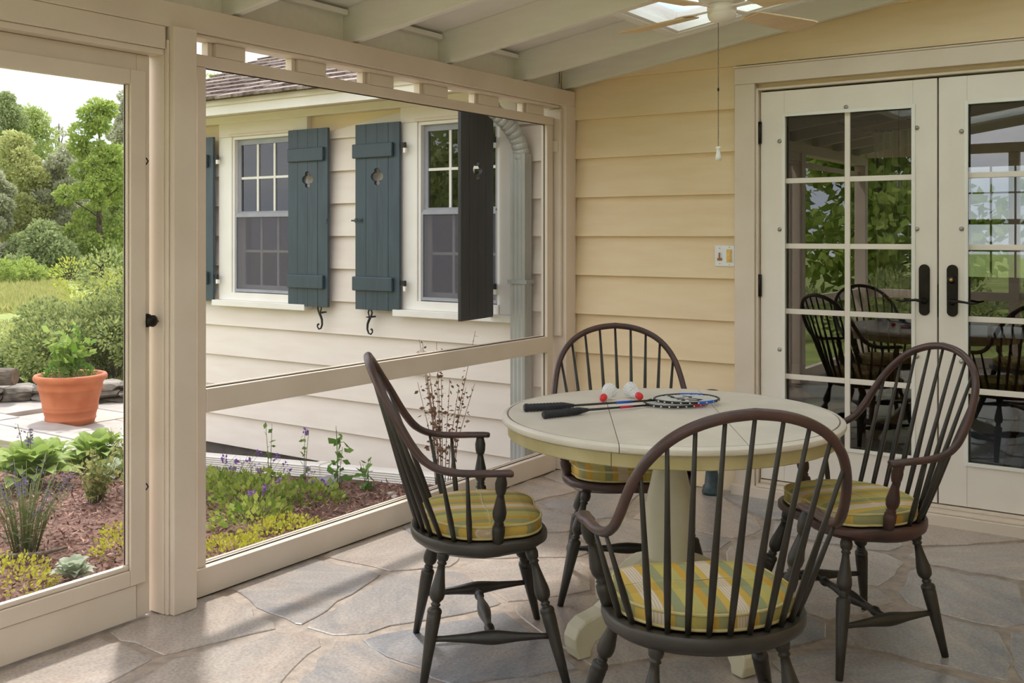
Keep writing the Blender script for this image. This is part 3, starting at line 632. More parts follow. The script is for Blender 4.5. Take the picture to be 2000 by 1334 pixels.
# ================================================================== eaves, roof shingles, gutter pipe
ev = thing('trim_3', 'cream eave with white fascia above the shuttered windows', 'eave', (-3.72, -.35, 2.2), kind='structure')
eb = lambda n, a, b, y0, y1, z0, z1, mt: MB().box(a + 3.72, b + 3.72, y0 + .35, y1 + .35, z0 - 2.2, z1 - 2.2).build(n, mt, ev, bevel=.004)
eb('soffit', -3.72, -.08, -.35, .03, 2.322, 2.338, 'siding_daylit'); eb('frieze', -3.6, -.08, -.05, .02, 2.262, 2.321, 'siding_daylit'); eb('fascia', -3.72, -.08, -.372, -.351, 2.278, 2.368, 'trim_white'); eb('drip_edge', -3.72, -.08, -.395, -.3725, 2.345, 2.392, 'siding_daylit')
PS = .42; rf = thing('roof', 'weathered brown wood shingle roof above the house eave', 'roof', (-3.72, -.42, 2.39), kind='structure')
RX = 3.64; MB().add([(0, 0, -.012), (RX, 0, -.012), (RX, 3.2, 3.2 * PS - .012), (0, 3.2, 3.2 * PS - .012), (0, 0, .0), (RX, 0, .0), (RX, 3.2, 3.2 * PS), (0, 3.2, 3.2 * PS)], [(0, 3, 2, 1), (4, 5, 6, 7), (0, 1, 5, 4), (1, 2, 6, 5), (2, 3, 7, 6), (3, 0, 4, 7)]).build('roof_deck', 'shingle_c', rf)
ang = math.atan(PS); rr = random.Random(5); shm = []
for w in (.10, .14, .18):
    for mt in ('shingle_a', 'shingle_b', 'shingle_c'):
        m = MB(); m.add([(0, 0, .0), (w, 0, .002), (w, .30, .0), (0, .30, 0), (0, .0, .022), (w, .0, .024), (w, .30, .006), (0, .30, .006)], [(0, 3, 2, 1), (4, 5, 6, 7), (0, 1, 5, 4), (1, 2, 6, 5), (2, 3, 7, 6), (3, 0, 4, 7)]); shm.append((w, m.mesh('shingle', mt)))
cnt = 0; rest = MB()
for row in range(17):
    s_ = -.05 + row * .15; x = rr.uniform(-.08, 0); lift = .004
    while x < 3.0 - .08 * row * 0:
        w, me = rr.choice(shm); yy = s_ + rr.uniform(-.012, .012)
        if cnt < 290: link('shingle', me, rf, 0, (x, yy * math.cos(ang), yy * math.sin(ang) + lift + .004), (ang - .055, 0, rr.uniform(-.02, .02))); cnt += 1
        else:
            a, h = yy * math.cos(ang), yy * math.sin(ang) + .012
            rest.add([(x, a, h), (x + w, a, h), (x + w, a + .28, h + .28 * PS), (x, a + .28, h + .28 * PS), (x, a, h + .018), (x + w, a, h + .018), (x + w, a + .28, h + .28 * PS + .006), (x, a + .28, h + .28 * PS + .006)], [(0, 3, 2, 1), (4, 5, 6, 7), (0, 1, 5, 4), (1, 2, 6, 5), (2, 3, 7, 6), (3, 0, 4, 7)])
        x += w + .006
if rest.v: tag(rest.build('far_shingles', 'shingle_b', rf), kind='stuff')
ds = thing('downspout', 'pale grey ribbed downspout with crinkled elbow beside the corner', 'downspout', (-.285, -.05, -.1))
def rrect(w, d, rib=True):
    p = []; n = 7
    for k in range(n + 1):
        x = -w / 2 + w * k / n; p.append((x, -d / 2 + (.004 if rib and k % 2 else 0)))
    for k in range(1, 5): p.append((w / 2 - (.003 if k % 2 else 0), -d / 2 + d * k / 5))
    p += [(w / 2, d / 2), (-w / 2, d / 2)]
    for k in range(4, 0, -1): p.append((-w / 2 + (.003 if k % 2 else 0), -d / 2 + d * k / 5))
    return p
m = MB(); prf = rrect(.105, .08); m.prism(prf, lambda a, b, h: (a, b - .02, h), 0, 2.0); m.build('pipe', 'gutter', ds)
path = [(0, -.02, 1.96), (0, -.022, 2.02), (-.004, -.045, 2.08), (-.015, -.085, 2.14), (-.03, -.13, 2.185), (-.05, -.18, 2.225), (-.066, -.225, 2.26), (-.075, -.255, 2.30), (-.078, -.268, 2.36), (-.078, -.27, 2.47)]
P2 = []
for i in range(len(path) - 1):
    for k in range(5): t = k / 5; P2.append(tuple(path[i][j] * (1 - t) + path[i + 1][j] * t for j in range(3)))
P2.append(path[-1]); m = MB()
m.tube(P2, [((.054, .043) if (i % 3) or i > 44 else (.049, .038)) for i in range(len(P2))], 16, ref=(0, -.8, .6)); m.build('elbow', 'gutter', ds)
MB().box(-.07, .07, -.066, .03, 1.2, 1.225).build('strap', 'gutter', ds)
gp = thing('drain_pipe', 'white ribbed drain pipe lying along the foot of the house wall', 'pipe', (-.3, -.16, -.155))
p0, p1 = Vector((0, 0, 0)), Vector((-3.5, -.10, -.205)); d = (p1 - p0).normalized(); sd_ = d.cross(Vector((0, 0, 1))).normalized(); up = sd_.cross(d)
m = MB(); prf2 = [(-.045, -.05), (.035, -.05)] + [(.034 + (.0 if k % 2 else .009), -.05 + .1 * k / 13) for k in range(14)] + [(.03, .055), (-.045, .055)]
m.rings([[p0 + d * s - sd_ * a + up * b for a, b in prf2] for s in (-.1, 3.5)]); m.build('pipe', 'trim_white', gp)
m = MB(); m.rings([[p0 + d * s - sd_ * a * 1.12 + up * b * 1.12 for a, b in prf2] for s in (1.55, 1.63)]); m.build('coupling', 'trim_white', gp)
# ================================================================== light switch by the doors
sw = thing('light_switch', 'white double switch plate with amber rocker on the cream clapboards', 'switch', (1.025, -.0035, 1.285))
MB().box(-.058, .058, -.008, .0, -.058, .058).build('plate', 'switch_white', sw, bevel=.004)
MB().box(.012, .044, -.011, -.0082, -.036, .036).build('rocker_frame', 'switch_amber', sw, bevel=.002); MB().box(.020, .036, -.015, -.0112, -.024, .026).build('rocker', 'switch_amber', sw, bevel=.003)
MB().box(-.042, -.014, -.011, -.0082, -.026, -.012).build('slide_track', 'switch_brown', sw, bevel=.002); MB().box(-.032, -.024, -.017, -.0112, -.014, .018).build('toggle', 'switch_brown', sw, bevel=.002)
for x, z in ((-.028, .042), (-.028, -.042), (.028, .048), (.028, -.048)): MB().lathe((x, -.008, z), (x, -.0095, z), [(0, .0032), (1, .0028)], 8).build('screw', 'brass', sw)
# ================================================================== windsor chairs
def seat_outline(n=56, k=1.0, front=1.0):
    pts = []
    for i in range(n):
        a = 2 * math.pi * i / n; c, s = math.cos(a), math.sin(a)
        if s <= 0: x, y = .262 * c, -.012 + .222 * s
        else:
            e = .62; x = .262 * math.copysign(abs(c) ** e, c) * (1 - .03 * math.sin(a) * 0); y = -.012 + .222 * abs(s) ** .72
            # shallow notch in front of the arm posts and a slight dip at the front
            x *= 1 - .035 * math.exp(-((y - .075) / .035) ** 2)
            y -= .012 * math.exp(-(x / .06) ** 2) * (1 if s > .8 else 0)
        pts.append((x * k, y * k * (front if y > 0 else 1)))
    return pts
LEGP = [(0, .013), (.01, .0165), (.05, .0205), (.085, .018), (.10, .0125), (.108, .0155), (.118, .0155), (.125, .0115), (.17, .0135), (.24, .0185), (.30, .0235), (.335, .0245), (.365, .022), (.385, .015), (.395, .0115), (.405, .0155), (.415, .0155), (.425, .0115), (.432, .017), (.445, .0225), (.465, .0235), (.48, .0215), (.485, .0225), (.53, .0222), (.75, .0170), (1, .0115)]
LT = {('r', 1): (.156, -.134), ('f', 1): (.177, .137)}; LF = {('r', 1): (.224, -.205), ('f', 1): (.289, .238)}
BOW = [(.300, .066, .672), (.3025, .045, .674), (.302, .0, .675), (.300, -.06, .676), (.296, -.115, .680), (.289, -.165, .692), (.281, -.205, .716), (.274, -.238, .755), (.266, -.266, .80), (.252, -.294, .85), (.226, -.323, .90), (.186, -.346, .944), (.134, -.362, .975), (.07, -.372, .995), (0, -.375, 1.003)]
def catmull(P, k=4):
    out = []
    for i in range(len(P) - 1):
        a, b, c, d = [np.array(P[max(0, min(len(P) - 1, j))]) for j in (i - 1, i, i + 1, i + 2)]
        for q in range(k):
            t = q / k; out.append(tuple(.5 * ((2 * b) + (c - a) * t + (2 * a - 5 * b + 4 * c - d) * t * t + (3 * b - a - 3 * c + d) * t ** 3)))
    out.append(tuple(P[-1])); return out
def make_chair(m_leg='chair_green', m_seat='chair_seat', m_bow='chair_bow', m_sp='chair_green', post='chair_green'):
    root = thing('windsor_chair', 'x', 'chair')
    o = seat_outline(); sm = MB()
    sc = lambda k, z, dz=lambda x, y: 0: [(x * k, y * k, z + dz(x, y)) for x, y in o]
    lift = lambda x, y: .012 * max(0, y) / .21
    sm.rings([sc(.80, .392, lift), sc(.90, .397, lift), sc(.985, .413, lift), sc(1.0, .425), sc(1.0, .441), sc(.985, .446), sc(.90, .447), sc(.85, .440), sc(.4, .432)])
    autosmooth(sm.build('seat', m_seat, root, True), 50)
    ends = {}
    for r in ('r', 'f'):
        for s in (1, -1):
            t, f_ = LT[(r, 1)], LF[(r, 1)]; a = Vector((s * t[0], t[1], .412)); b = Vector((s * f_[0], f_[1], 0)); ends[r, s] = (a, b)
            MB().lathe(a, b, LEGP, 16).build('leg', m_leg, root, True)
    mids = {}
    for s in (1, -1):
        tt = .655; a = ends['r', s][0].lerp(ends['r', s][1], tt); b = ends['f', s][0].lerp(ends['f', s][1], tt - .02); mids[s] = a.lerp(b, .5)
        MB().lathe(a, b, [(0, .0085), (.12, .0095), (.3, .0145), (.45, .0215), (.5, .0225), (.55, .0215), (.7, .0145), (.88, .0095), (1, .0085)], 14).build('stretcher', m_leg, root, True)
    MB().lathe(mids[1], mids[-1], [(0, .0085), (.13, .0105), (.15, .0165), (.17, .0165), (.185, .0165), (.2, .011), (.3, .013), (.42, .020), (.5, .0225), (.58, .020), (.7, .013), (.8, .011), (.815, .0165), (.83, .0165), (.85, .0165), (.87, .0105), (1, .0085)], 14).build('stretcher', m_leg, root, True)
    R = catmull(BOW, 4); L_ = [(-x, y, z) for x, y, z in R]; pathp = R + L_[-2::-1]; n = len(R)
    def rad(i):
        i = min(i, len(pathp) - 1 - i)
        if i == 0: return (.008, .006)
        if i == 1: return (.017, .009)
        if i < 9: return (.0215, .0105)
        if i < 16: return (.016, .0115)
        if i < 24: return (.0125, .0125)
        return (.0122, .0135)
    MB().tube(pathp, [rad(i) for i in range(len(pathp))], 12, ref=(0, .6, .8)).build('arm_bow', m_bow, root, True)
    def on_bow(x):
        up = [p for p in R if p[2] > .70]
        for p, q in zip(up, up[1:]):
            if q[0] <= x <= p[0]: t = (p[0] - x) / (p[0] - q[0]); return tuple(p[j] + (q[j] - p[j]) * t for j in range(3))
        return up[-1]
    base = lambda d: (.236 * math.sin(math.radians(d)), -.012 - .198 * math.cos(math.radians(d)), .438)
    sp = [(0, .007), (.15, .0085), (.32, .0095), (.55, .0075), (1, .0050)]
    for i in range(-4, 5):
        x = [0, .068, .133, .192, .243][abs(i)]; p = on_bow(x); p = (math.copysign(p[0], i) if i else 0, p[1], p[2] - .004); b = base(i * 12.2)
        MB().lathe(b, p, sp, 9).build('spindle', m_sp, root, True)
    for s in (1, -1):
        for d, t in ((62, (.290, -.155, .687)), (76, (.299, -.075, .674))):
            b = base(d); MB().lathe((s * b[0], b[1], b[2]), (s * t[0], t[1], t[2]), sp, 9).build('spindle', m_sp, root, True)
        MB().lathe((s * .238, .026, .436), (s * .301, .03, .670), [(0, .0165), (.12, .0185), (.2, .0205), (.27, .0195), (.3, .012), (.315, .0165), (.33, .012), (.40, .0205), (.47, .0225), (.55, .019), (.68, .0125), (.73, .0105), (.745, .0150), (.76, .0150), (.79, .0175), (.88, .019), (.97, .014), (1, .012)], 14).build('arm_post', post, root, True)
    return root
chair = make_chair()
red = make_chair('chair_green', 'chair_red', 'chair_bow', 'chair_green', 'chair_red')
CH = {'left': (1.221, -2.536, -47.4), 'front': (2.14, -2.823, 42.1), 'right': (2.195, -1.685, 139.9), 'back': (1.295, -1.645, 216.3)}
CHL = {'left': 'dark green windsor armchair seen side on beside the screened wall', 'front': 'windsor armchair nearest the camera, seen from behind its spindles',
       'right': 'reddish worn windsor armchair in front of the french doors', 'back': 'windsor armchair on the far side of the table against the clapboards'}
used = set()
for k, (x, y, a) in CH.items():
    src = red if k in ('right', 'back') else chair
    o = src if id(src) not in used else copy_tree(src); used.add(id(src))
    o.location = (x, y, 0); o.rotation_euler = (0, 0, math.radians(a)); tag(o, CHL[k], 'chair', 'windsor armchairs around the porch table')
# cushions
def make_cushion():
    root = thing('seat_cushion', 'x', 'cushion'); o = seat_outline(64); c = lambda k, z: [(x * k, y * k + .006, z) for x, y in o]
    m = MB(); m.rings([c(.60, .0), c(.84, .0), c(.868, .004), c(.885, .015), c(.89, .026), c(.885, .037), c(.868, .046), c(.80, .053), c(.62, .058), c(.35, .060), c(.08, .059)]); m.build('pad', 'plaid', root, True)
    for z, k in ((.043, .879), (.007, .879)):
        MB().tube([(x * k, y * k + .006, z) for x, y in o], .0042, 7, closed=True).build('piping', 'plaid_piping', root, True)
    MB().tube([(-.215, .006, .0545), (-.1, .012, .0595), (0, .004, .0605), (.1, .012, .0595), (.215, .006, .0545)][::1], .0018, 6).build('tuft_seam', 'table_apron', root, True)
    return root
cu = make_cushion(); CUL = {'left': 'yellow and sage striped seat cushion on the side-on green chair', 'front': 'yellow striped seat cushion on the chair nearest the camera', 'right': 'yellow striped seat cushion on the chair before the french doors', 'back': 'striped seat cushion half hidden under the far table edge'}
for i, (k, (x, y, a)) in enumerate(CH.items()):
    o = cu if i == 0 else copy_tree(cu); o.location = (x, y, .4475); o.rotation_euler = (0, 0, math.radians(a)); tag(o, CUL[k], 'cushion', 'striped chair cushions')

# ================================================================== round table
TX, TY, TZ, TR = 1.658, -2.010, .775, .592
tbl = thing('round_table', 'round cream painted pedestal table with olive apron and worn rim', 'table', (TX, TY, 0)); ta = math.radians(-58)
def disc(prof, n=96):
    bm = bmesh.new(); R = [[bm.verts.new((r * math.cos(2 * math.pi * k / n), r * math.sin(2 * math.pi * k / n), z)) for k in range(n)] for r, z in prof]
    for i in range(len(R) - 1):
        for k in range(n): bm.faces.new((R[i][k], R[i][(k + 1) % n], R[i + 1][(k + 1) % n], R[i + 1][k]))
    bm.faces.new(R[0][::-1]); bm.faces.new(R[-1]); return bm
prof = [(TR - .03, -.030), (TR - .012, -.0295), (TR - .003, -.024), (TR, -.016), (TR - .002, -.008), (TR - .009, -.002), (TR - .018, 0), (TR - .0195, -.003), (TR - .0235, -.003), (TR - .025, 0), (TR - .04, 0)]
nx, ny = math.cos(ta + math.pi / 2), math.sin(ta + math.pi / 2)
for lo, hi in ((None, -.212), (-.2096, .172), (.1744, None)):
    bm = disc(prof); bmesh.ops.recalc_face_normals(bm, faces=bm.faces)
    for c, sg in ((lo, -1), (hi, 1)):
        if c is None: continue
        g = bm.verts[:] + bm.edges[:] + bm.faces[:]
        r = bmesh.ops.bisect_plane(bm, geom=g, plane_co=(nx * c, ny * c, 0), plane_no=(nx * sg, ny * sg, 0), clear_outer=True)
        bmesh.ops.holes_fill(bm, edges=[e for e in bm.edges if e.is_boundary])
    bmesh.ops.recalc_face_normals(bm, faces=bm.faces); me = bpy.data.meshes.new('leaf'); bm.to_mesh(me); bm.free(); me.materials.append(MATS['table_paint']); o = link('leaf', me, tbl, 0, (0, 0, TZ)); autosmooth(o, 35)
AR, AZ = TR - .022, .702
for k in range(4):
    a0 = math.radians(8 + 90 * k); n = 18; m = MB(); RR = []
    for i in range(n + 1):
        a = a0 + (math.pi / 2 - .004) * i / n; c, s = math.cos(a), math.sin(a); RR.append([(r * c, r * s, z) for r, z in ((AR, AZ + .003), (AR + .0, TZ - .0305), (AR - .02, TZ - .0305), (AR - .02, AZ), (AR - .003, AZ))])
    autosmooth(m.rings(RR).build('apron', 'table_apron', tbl), 35)
lm = MB(); lm.tube([((TR - .0225) * math.cos(2 * math.pi * k / 96), (TR - .0225) * math.sin(2 * math.pi * k / 96), TZ - .0022) for k in range(96)], (.0017), 6, closed=True); lm.build('rim_line', 'wood_worn', tbl)
MB().lathe((0, 0, .715), (0, 0, TZ - .0305), [(0, .20), (1, .20)], 32).build('underframe', 'wood_worn', tbl)
MB().lathe((0, 0, .686), (0, 0, .7145), [(0, .072), (.3, .08), (1, .08)], 28).build('neck_block', 'wood_worn', tbl)
MB().lathe((0, 0, .20), (0, 0, .6855), [(0, .075), (.05, .082), (.08, .088), (.11, .084), (.16, .080), (.26, .086), (.38, .089), (.5, .086), (.6, .078), (.7, .066), (.78, .058), (.86, .055), (.90, .058), (.92, .070), (.94, .080), (.955, .076), (.965, .080), (.985, .084), (1, .078)], 32).build('column', 'table_base', tbl, True)
MB().lathe((0, 0, .13), (0, 0, .1995), [(0, .06), (.2, .075), (.8, .082), (1, .08)], 24).build('hub', 'table_base', tbl, True)
foot = [(.05, .275), (.10, .268), (.16, .245), (.22, .205), (.265, .165), (.30, .142), (.34, .13), (.375, .122), (.405, .10), (.42, .068), (.418, .036), (.405, .0), (.355, .0), (.352, .025), (.335, .048), (.30, .060), (.265, .078), (.225, .112), (.175, .138), (.12, .145), (.05, .14)]
foot = [(a, b) for a, b in catmull([(p[0], p[1], 0) for p in foot], 2) for a, b in [(a, b)]] if False else foot
for k in range(4):
    a = math.radians(FA := 244 + 90 * k); c, s = math.cos(a), math.sin(a)
    m = MB(); m.prism(foot, lambda r, z, h: (r * c - h * s, r * s + h * c, z), -.036, .036); m.build('foot', 'table_base', tbl, bevel=.006)
# ================================================================== badminton things on the table
def racket(name_label, x, y, ang, mcol, z, Lh=.70, lift=0., logo=False):
    root = thing('badminton_racket', name_label, 'racket', (x, y, z), math.radians(ang), 'badminton rackets on the table')
    zz = .0145; n = 8
    g = MB(); prof_ = [(0, .0125), (.01, .0155), (.04, .0145)]
    for i in range(11): t = .06 + .66 * i / 10; prof_ += [(t, .0145), (t + .03, .0128)]
    prof_ += [(.76, .0135), (.80, .0125), (.97, .0065), (1, .005)]
    g.lathe((0, 0, zz), (.185, 0, zz), prof_, 8); g.build('grip', 'grip', root, True)
    MB().lathe((0, 0, zz), (-.003, 0, zz), [(0, .0125), (1, .011)], 8).build('butt_cap', 'racket_black', root)
    hs = Lh - .245; hz = .008 + lift
    sh = MB().lathe((.183, 0, zz), (hs + .004, 0, hz), [(0, .0042), (1, .0036)], 8).build('shaft', 'racket_black', root, True)
    zb = zz + (hz - zz) * .45
    MB().lathe((.183 + (hs - .18) * .50, 0, zz + (hz - zz) * .50), (.183 + (hs - .18) * .70, 0, zz + (hz - zz) * .70), [(0, .0048), (1, .0048)], 8).build('shaft_band', mcol, sh, True)
    cx_, a_, b_ = hs + .122, .122, .098; hd = []
    for k in range(48): t = 2 * math.pi * k / 48; hd.append((cx_ + a_ * math.cos(t), b_ * math.sin(t) * (1 + .06 * math.cos(t)), hz))
    MB().tube(hd, [.0048] * 48, 8, closed=True).build('head_frame', 'racket_black', root, True)
    for i0, i1 in ((5, 12), (36, 42)): MB().tube(hd[i0:i1], .0054, 8).build('frame_band', mcol, root, True)
    st_ = MB(); w_ = .0011
    for k in range(1, 17):
        x_ = cx_ - a_ + 2 * a_ * k / 17; h = b_ * math.sqrt(max(0, 1 - ((x_ - cx_) / a_) ** 2)) * .97; st_.box(x_ - w_, x_ + w_, -h, h, hz - w_, hz + w_)
    for k in range(1, 15):
        y_ = -b_ + 2 * b_ * k / 15; h = a_ * math.sqrt(max(0, 1 - (y_ / b_) ** 2)) * .97; st_.box(cx_ - h, cx_ + h, y_ - w_, y_ + w_, hz - w_, hz + w_)
    st_.build('strings', 'string_white', root); gm = MB()
    for k in range(0, 48, 1):
        if k % 2 == 0: t = 2 * math.pi * k / 48; gm.lathe((cx_ + (a_ + .0052) * math.cos(t), (b_ + .0052) * math.sin(t), hz - .0015), (cx_ + (a_ + .0052) * math.cos(t), (b_ + .0052) * math.sin(t), hz + .0022), [(0, .003), (1, .003)], 6)
    gm.build('grommets', 'string_white', root)
    if logo:
        lg = MB(); zt = hz + w_
        def stroke(pts, w=.0065):
            for (xa, ya), (xb, yb) in zip(pts, pts[1:]):
                dx, dy = xb - xa, yb - ya; l = math.hypot(dx, dy); px, py = -dy / l * w, dx / l * w; ex, ey = dx / l * w * .5, dy / l * w * .5
                lg.prism([(xa - ex + px, ya - ey + py), (xa - ex - px, ya - ey - py), (xb + ex - px, yb + ey - py), (xb + ex + px, yb + ey + py)], lambda a, b, h: (cx_ + a, b, h), zt, zt + .0006)
        stroke([(-.032, .05), (-.045, .028), (-.03, .008), (-.005, .012)]); stroke([(.012, .05), (.03, .03), (.02, .008)]); stroke([(-.04, -.012), (-.02, -.022), (-.035, -.045)])
        stroke([(-.005, -.018), (.028, -.02), (.04, -.04), (.018, -.056), (-.01, -.05)]); stroke([(-.045, .064), (-.03, .066)], .005); stroke([(-.04, .058), (-.035, .074)], .005)
        lg.build('stencil_mark', 'ink', root)
racket('blue banded badminton racket lying on top with a black stencil mark on its strings', 1.228, -2.285, 50, 'racket_blue', TZ, .745, .012, True)
racket('red banded badminton racket with its head under the other one', 1.358, -2.362, 65.5, 'racket_red', TZ, .70, 0)
def shuttle(label, x, y, ang):
    root = thing('shuttlecock', label, 'shuttlecock', (x, y, TZ), math.radians(ang), 'shuttlecocks on the table')
    tilt = math.radians(14.5); ax = Vector((math.cos(tilt), 0, math.sin(tilt))); p0 = Vector((0, 0, .0145))
    MB().lathe(p0 - ax * .0135, p0 + ax * .016, [(0, .003), (.05, .006), (.2, .0108), (.4, .0135), (.55, .014), (.8, .0138), (1, .0125)], 18).build('cork', 'cork_red', root, True)
    b = ax.cross(Vector((0, 1, 0))); a_ = Vector((0, 1, 0)); n = 16
    q = lambda s, r, k: p0 + ax * s + (a_ * math.cos(2 * math.pi * k / n) + b * math.sin(2 * math.pi * k / n)) * r
    rb = MB()
    for k in range(n): rb.tube([q(.016, .0115, k), q(.045, .0195, k), q(.072, .0275, k), q(.078, .0295, k)], [(.0012, .0012), (.0012, .0012), (.0022, .0008), (.001, .0006)], 6)
    rb.build('ribs', 'feather', root); hp = MB()
    for s, r in ((.034, .0165), (.046, .0198), (.058, .0234)): hp.tube([q(s, r, k / 2) for k in range(32)], .0009, 5, closed=True)
    hp.build('hoops', 'feather', root)
    w = MB()
    for k in range(n):
        A, B = q(.046, .0199, k), q(.046, .0199, k + .85); Cc, D = q(.076, .0288, k + .85), q(.078, .0292, k); o_ = (A - (p0 + ax * .046)).normalized() * .0008
        w.add([A, B, Cc, D, A + o_, B + o_, Cc + o_, D + o_], [(0, 1, 2, 3), (7, 6, 5, 4), (0, 4, 5, 1), (1, 5, 6, 2), (2, 6, 7, 3), (3, 7, 4, 0)])
    w.build('vanes', meshmat('vane', (240, 240, 242), .55) if 'vane' not in MATS else 'vane', root)
shuttle('red tipped white shuttlecock left of the other, pointing at the camera', 1.352, -1.945, 98)
shuttle('red tipped white shuttlecock lying against the racket heads', 1.448, -1.832, 150)
# ================================================================== blue weathered post by the wall
bv = thing('floor_vase', 'weathered blue green vase with flared foot on the floor by the clapboards', 'vase', (1.0, -.125, 0))
MB().lathe((0, 0, 0), (0, 0, .56), [(0, .052), (.03, .054), (.05, .048), (.07, .050), (.09, .040), (.2, .034), (.26, .031), (.27, .036), (.29, .036), (.30, .030), (.36, .030), (.45, .04), (.6, .055), (.72, .058), (.82, .046), (.9, .026), (.96, .03), (1, .034)], 24).build('body', 'blue_glaze', bv, True)
MB().lathe((0, 0, .545), (0, 0, .5615), [(0, .018), (1, .022)], 16).build('mouth', 'black_gap', bv)
# ================================================================== ceiling fan
FX, FY, FZ = 1.596, -1.402, 2.30
fan = thing('ceiling_fan', 'cream four blade ceiling fan hanging by the skylight with a pull chain', 'ceiling fan', (FX, FY, FZ)); zt = rz(FX) - FZ
MB().lathe((0, 0, .105), (0, 0, zt + .02), [(0, .075), (.5, .08), (.8, .07), (1, .06)], 24).build('canopy', 'fan_white', fan, True)
MB().lathe((0, 0, .03), (0, 0, .105), [(0, .062), (.15, .09), (.5, .1), (.85, .095), (1, .078)], 32).build('motor', 'fan_white', fan, True)
MB().lathe((0, 0, -.042), (0, 0, .0295), [(0, .02), (.05, .036), (.2, .052), (.4, .0575), (.55, .058), (.6, .055), (.68, .059), (1, .06)], 28).build('switch_housing', 'fan_white', fan, True)
cf = math.radians(34.5625)
for k in range(4):
    a = math.radians(34.8 + 93.6 / 2 - 45 + 90 * k + 0) + cf; br = thing('x', None, None)
    bpy.data.objects.remove(br)
    ca, sa = math.cos(a), math.sin(a); T = lambda r, t, z: (r * ca - t * sa, r * sa + t * ca, z - t * .15)
    ol = [(.17, -.050), (.30, -.060), (.50, -.070), (.535, -.066), (.55, -.05), (.556, .0), (.55, .05), (.535, .066), (.50, .070), (.30, .060), (.17, .050)]
    b = MB().prism(ol, lambda r, t, h: T(r, t, h), .004, .011).build('blade', 'fan_blade', fan, bevel=.002)
    ir = MB(); ir.prism([(.055, -.012), (.14, -.014), (.17, -.034), (.235, -.03), (.25, 0), (.235, .03), (.17, .034), (.14, .014), (.055, .012)], lambda r, t, h: T(r, t, h), .0125, .0175); ir.build('blade_iron', 'fan_white', b)
ch = MB(); cxx, cyy = .0, -.0; n = 78; cl = .50
for k in range(n):
    z = -.042 - cl * (k + .5) / n; ch.lathe((0, 0, z + .0026), (0, 0, z - .0026), [(0, .0007), (.25, .0021), (.5, .0024), (.75, .0021), (1, .0007)], 6)
ch.box(-.0006, .0006, -.0006, .0006, -.042 - cl, -.04); co = ch.build('pull_chain', 'chain', fan, True); co.location = (-.012, -.008, 0)
MB().lathe((0, 0, -.042 - cl), (0, 0, -.042 - cl - .055), [(0, .005), (.06, .010), (.14, .010), (.2, .0065), (.4, .0075), (.7, .011), (1, .0125)], 14).build('pull_knob', 'pull_white', co, True)
MB().lathe((0, 0, -.305), (0, 0, -.318), [(0, .003), (.5, .0042), (1, .003)], 10).build('chain_joint', 'iron', co, True)
# ================================================================== furniture glimpsed in the room
dt = thing('dining_table', 'dim oak dining table behind the right french door', 'table', (2.05, 1.75, .05))
MB().box(-.55, .75, -.42, .42, .70, .74).build('top', 'oak_table', dt, bevel=.006); MB().box(-.48, .68, -.36, .36, .61, .699).build('apron', 'oak_table', dt)
for x in (-.46, .66):
    for y in (-.34, .34): MB().lathe((x, y, 0), (x, y, .69), [(0, .022), (.1, .03), (.3, .026), (.6, .034), (.8, .03), (1, .034)], 12).build('leg', 'oak_table', dt, True)
oc = make_chair('oak_chair', 'oak_chair', 'oak_chair', 'oak_chair', 'oak_chair')
for i, (x, y, a, lab) in enumerate([(1.75, .95, 8, 'dim oak windsor chair inside, seen through the lower panes of the right french door'), (2.55, 1.0, -14, 'dim oak windsor chair inside the room at the right frame edge')]):
    o = oc if i == 0 else copy_tree(oc); o.location = (x, y, .05); o.rotation_euler = (0, 0, math.radians(a)); tag(o, lab, 'chair', 'oak chairs inside the room')
# ================================================================== ground
def gz(x, y):
    z = -.12 + .02 * max(min(x, 0), -6) - .2 * smooth01(-1.7, -.35, y) * smooth01(-4.35, -3.75, x) * min(1, max(0, -x) / 3)
    if x < -6.3: z -= .36 * smooth01(6.3, 10.5, -x)
    return z
def grid(xs, ys, fn, flip=False):
    m = MB(); m.add([(x, y, fn(x, y)) for y in ys for x in xs], [(j * len(xs) + i, j * len(xs) + i + 1, (j + 1) * len(xs) + i + 1, (j + 1) * len(xs) + i) for j in range(len(ys) - 1) for i in range(len(xs) - 1)]); return m
xs = sorted(set([-140, -100, -70, -50, -35, -25, -18, -14, -12] + [round(-11 + .4 * k, 2) for k in range(28)] + [.5, 2, 5, 8, 14, 30, 60])); ys = sorted(set([-90, -60, -40, -25, -15, -10, -7] + [round(-6 + .3 * k, 2) for k in range(26)] + [2.5, 4, 6, 9, 14, 20, 30, 45, 70, 110]))
gr = grid(xs, ys, lambda x, y: gz(x, y) - .03).build('ground', 'lawn', None, True, fix=False); tag(gr, 'green lawn and rough meadow falling away from the house', 'ground', kind='structure')
rb = random.Random(3)
mu = grid([-3.95 + .09 * k for k in range(44)], [-5.0 + .09 * k for k in range(56)], lambda x, y: gz(x, y) + .012 * math.sin(x * 7 + y * 3) * math.cos(y * 5 - x * 2) + rb.uniform(-.006, .008) - .004).build('garden_bed', 'mulch', None, True, fix=False)
tag(mu, 'garden bed of shredded brown bark mulch outside the screens', 'garden bed', kind='structure')
n = 26000; px_ = RNG.uniform(-3.9, -.1, n); py_ = RNG.uniform(-4.2, -.3, n); keep = RNG.uniform(size=n) < np.exp(-((px_ + .2) / 3.2) ** 2) + .2
px_, py_ = px_[keep], py_[keep]; P = np.stack([px_, py_, [gz(a, b) + .006 for a, b in zip(px_, py_)]], 1); d_ = RNG.normal(size=(len(P), 3)); d_[:, 2] = np.abs(d_[:, 2]) * .25
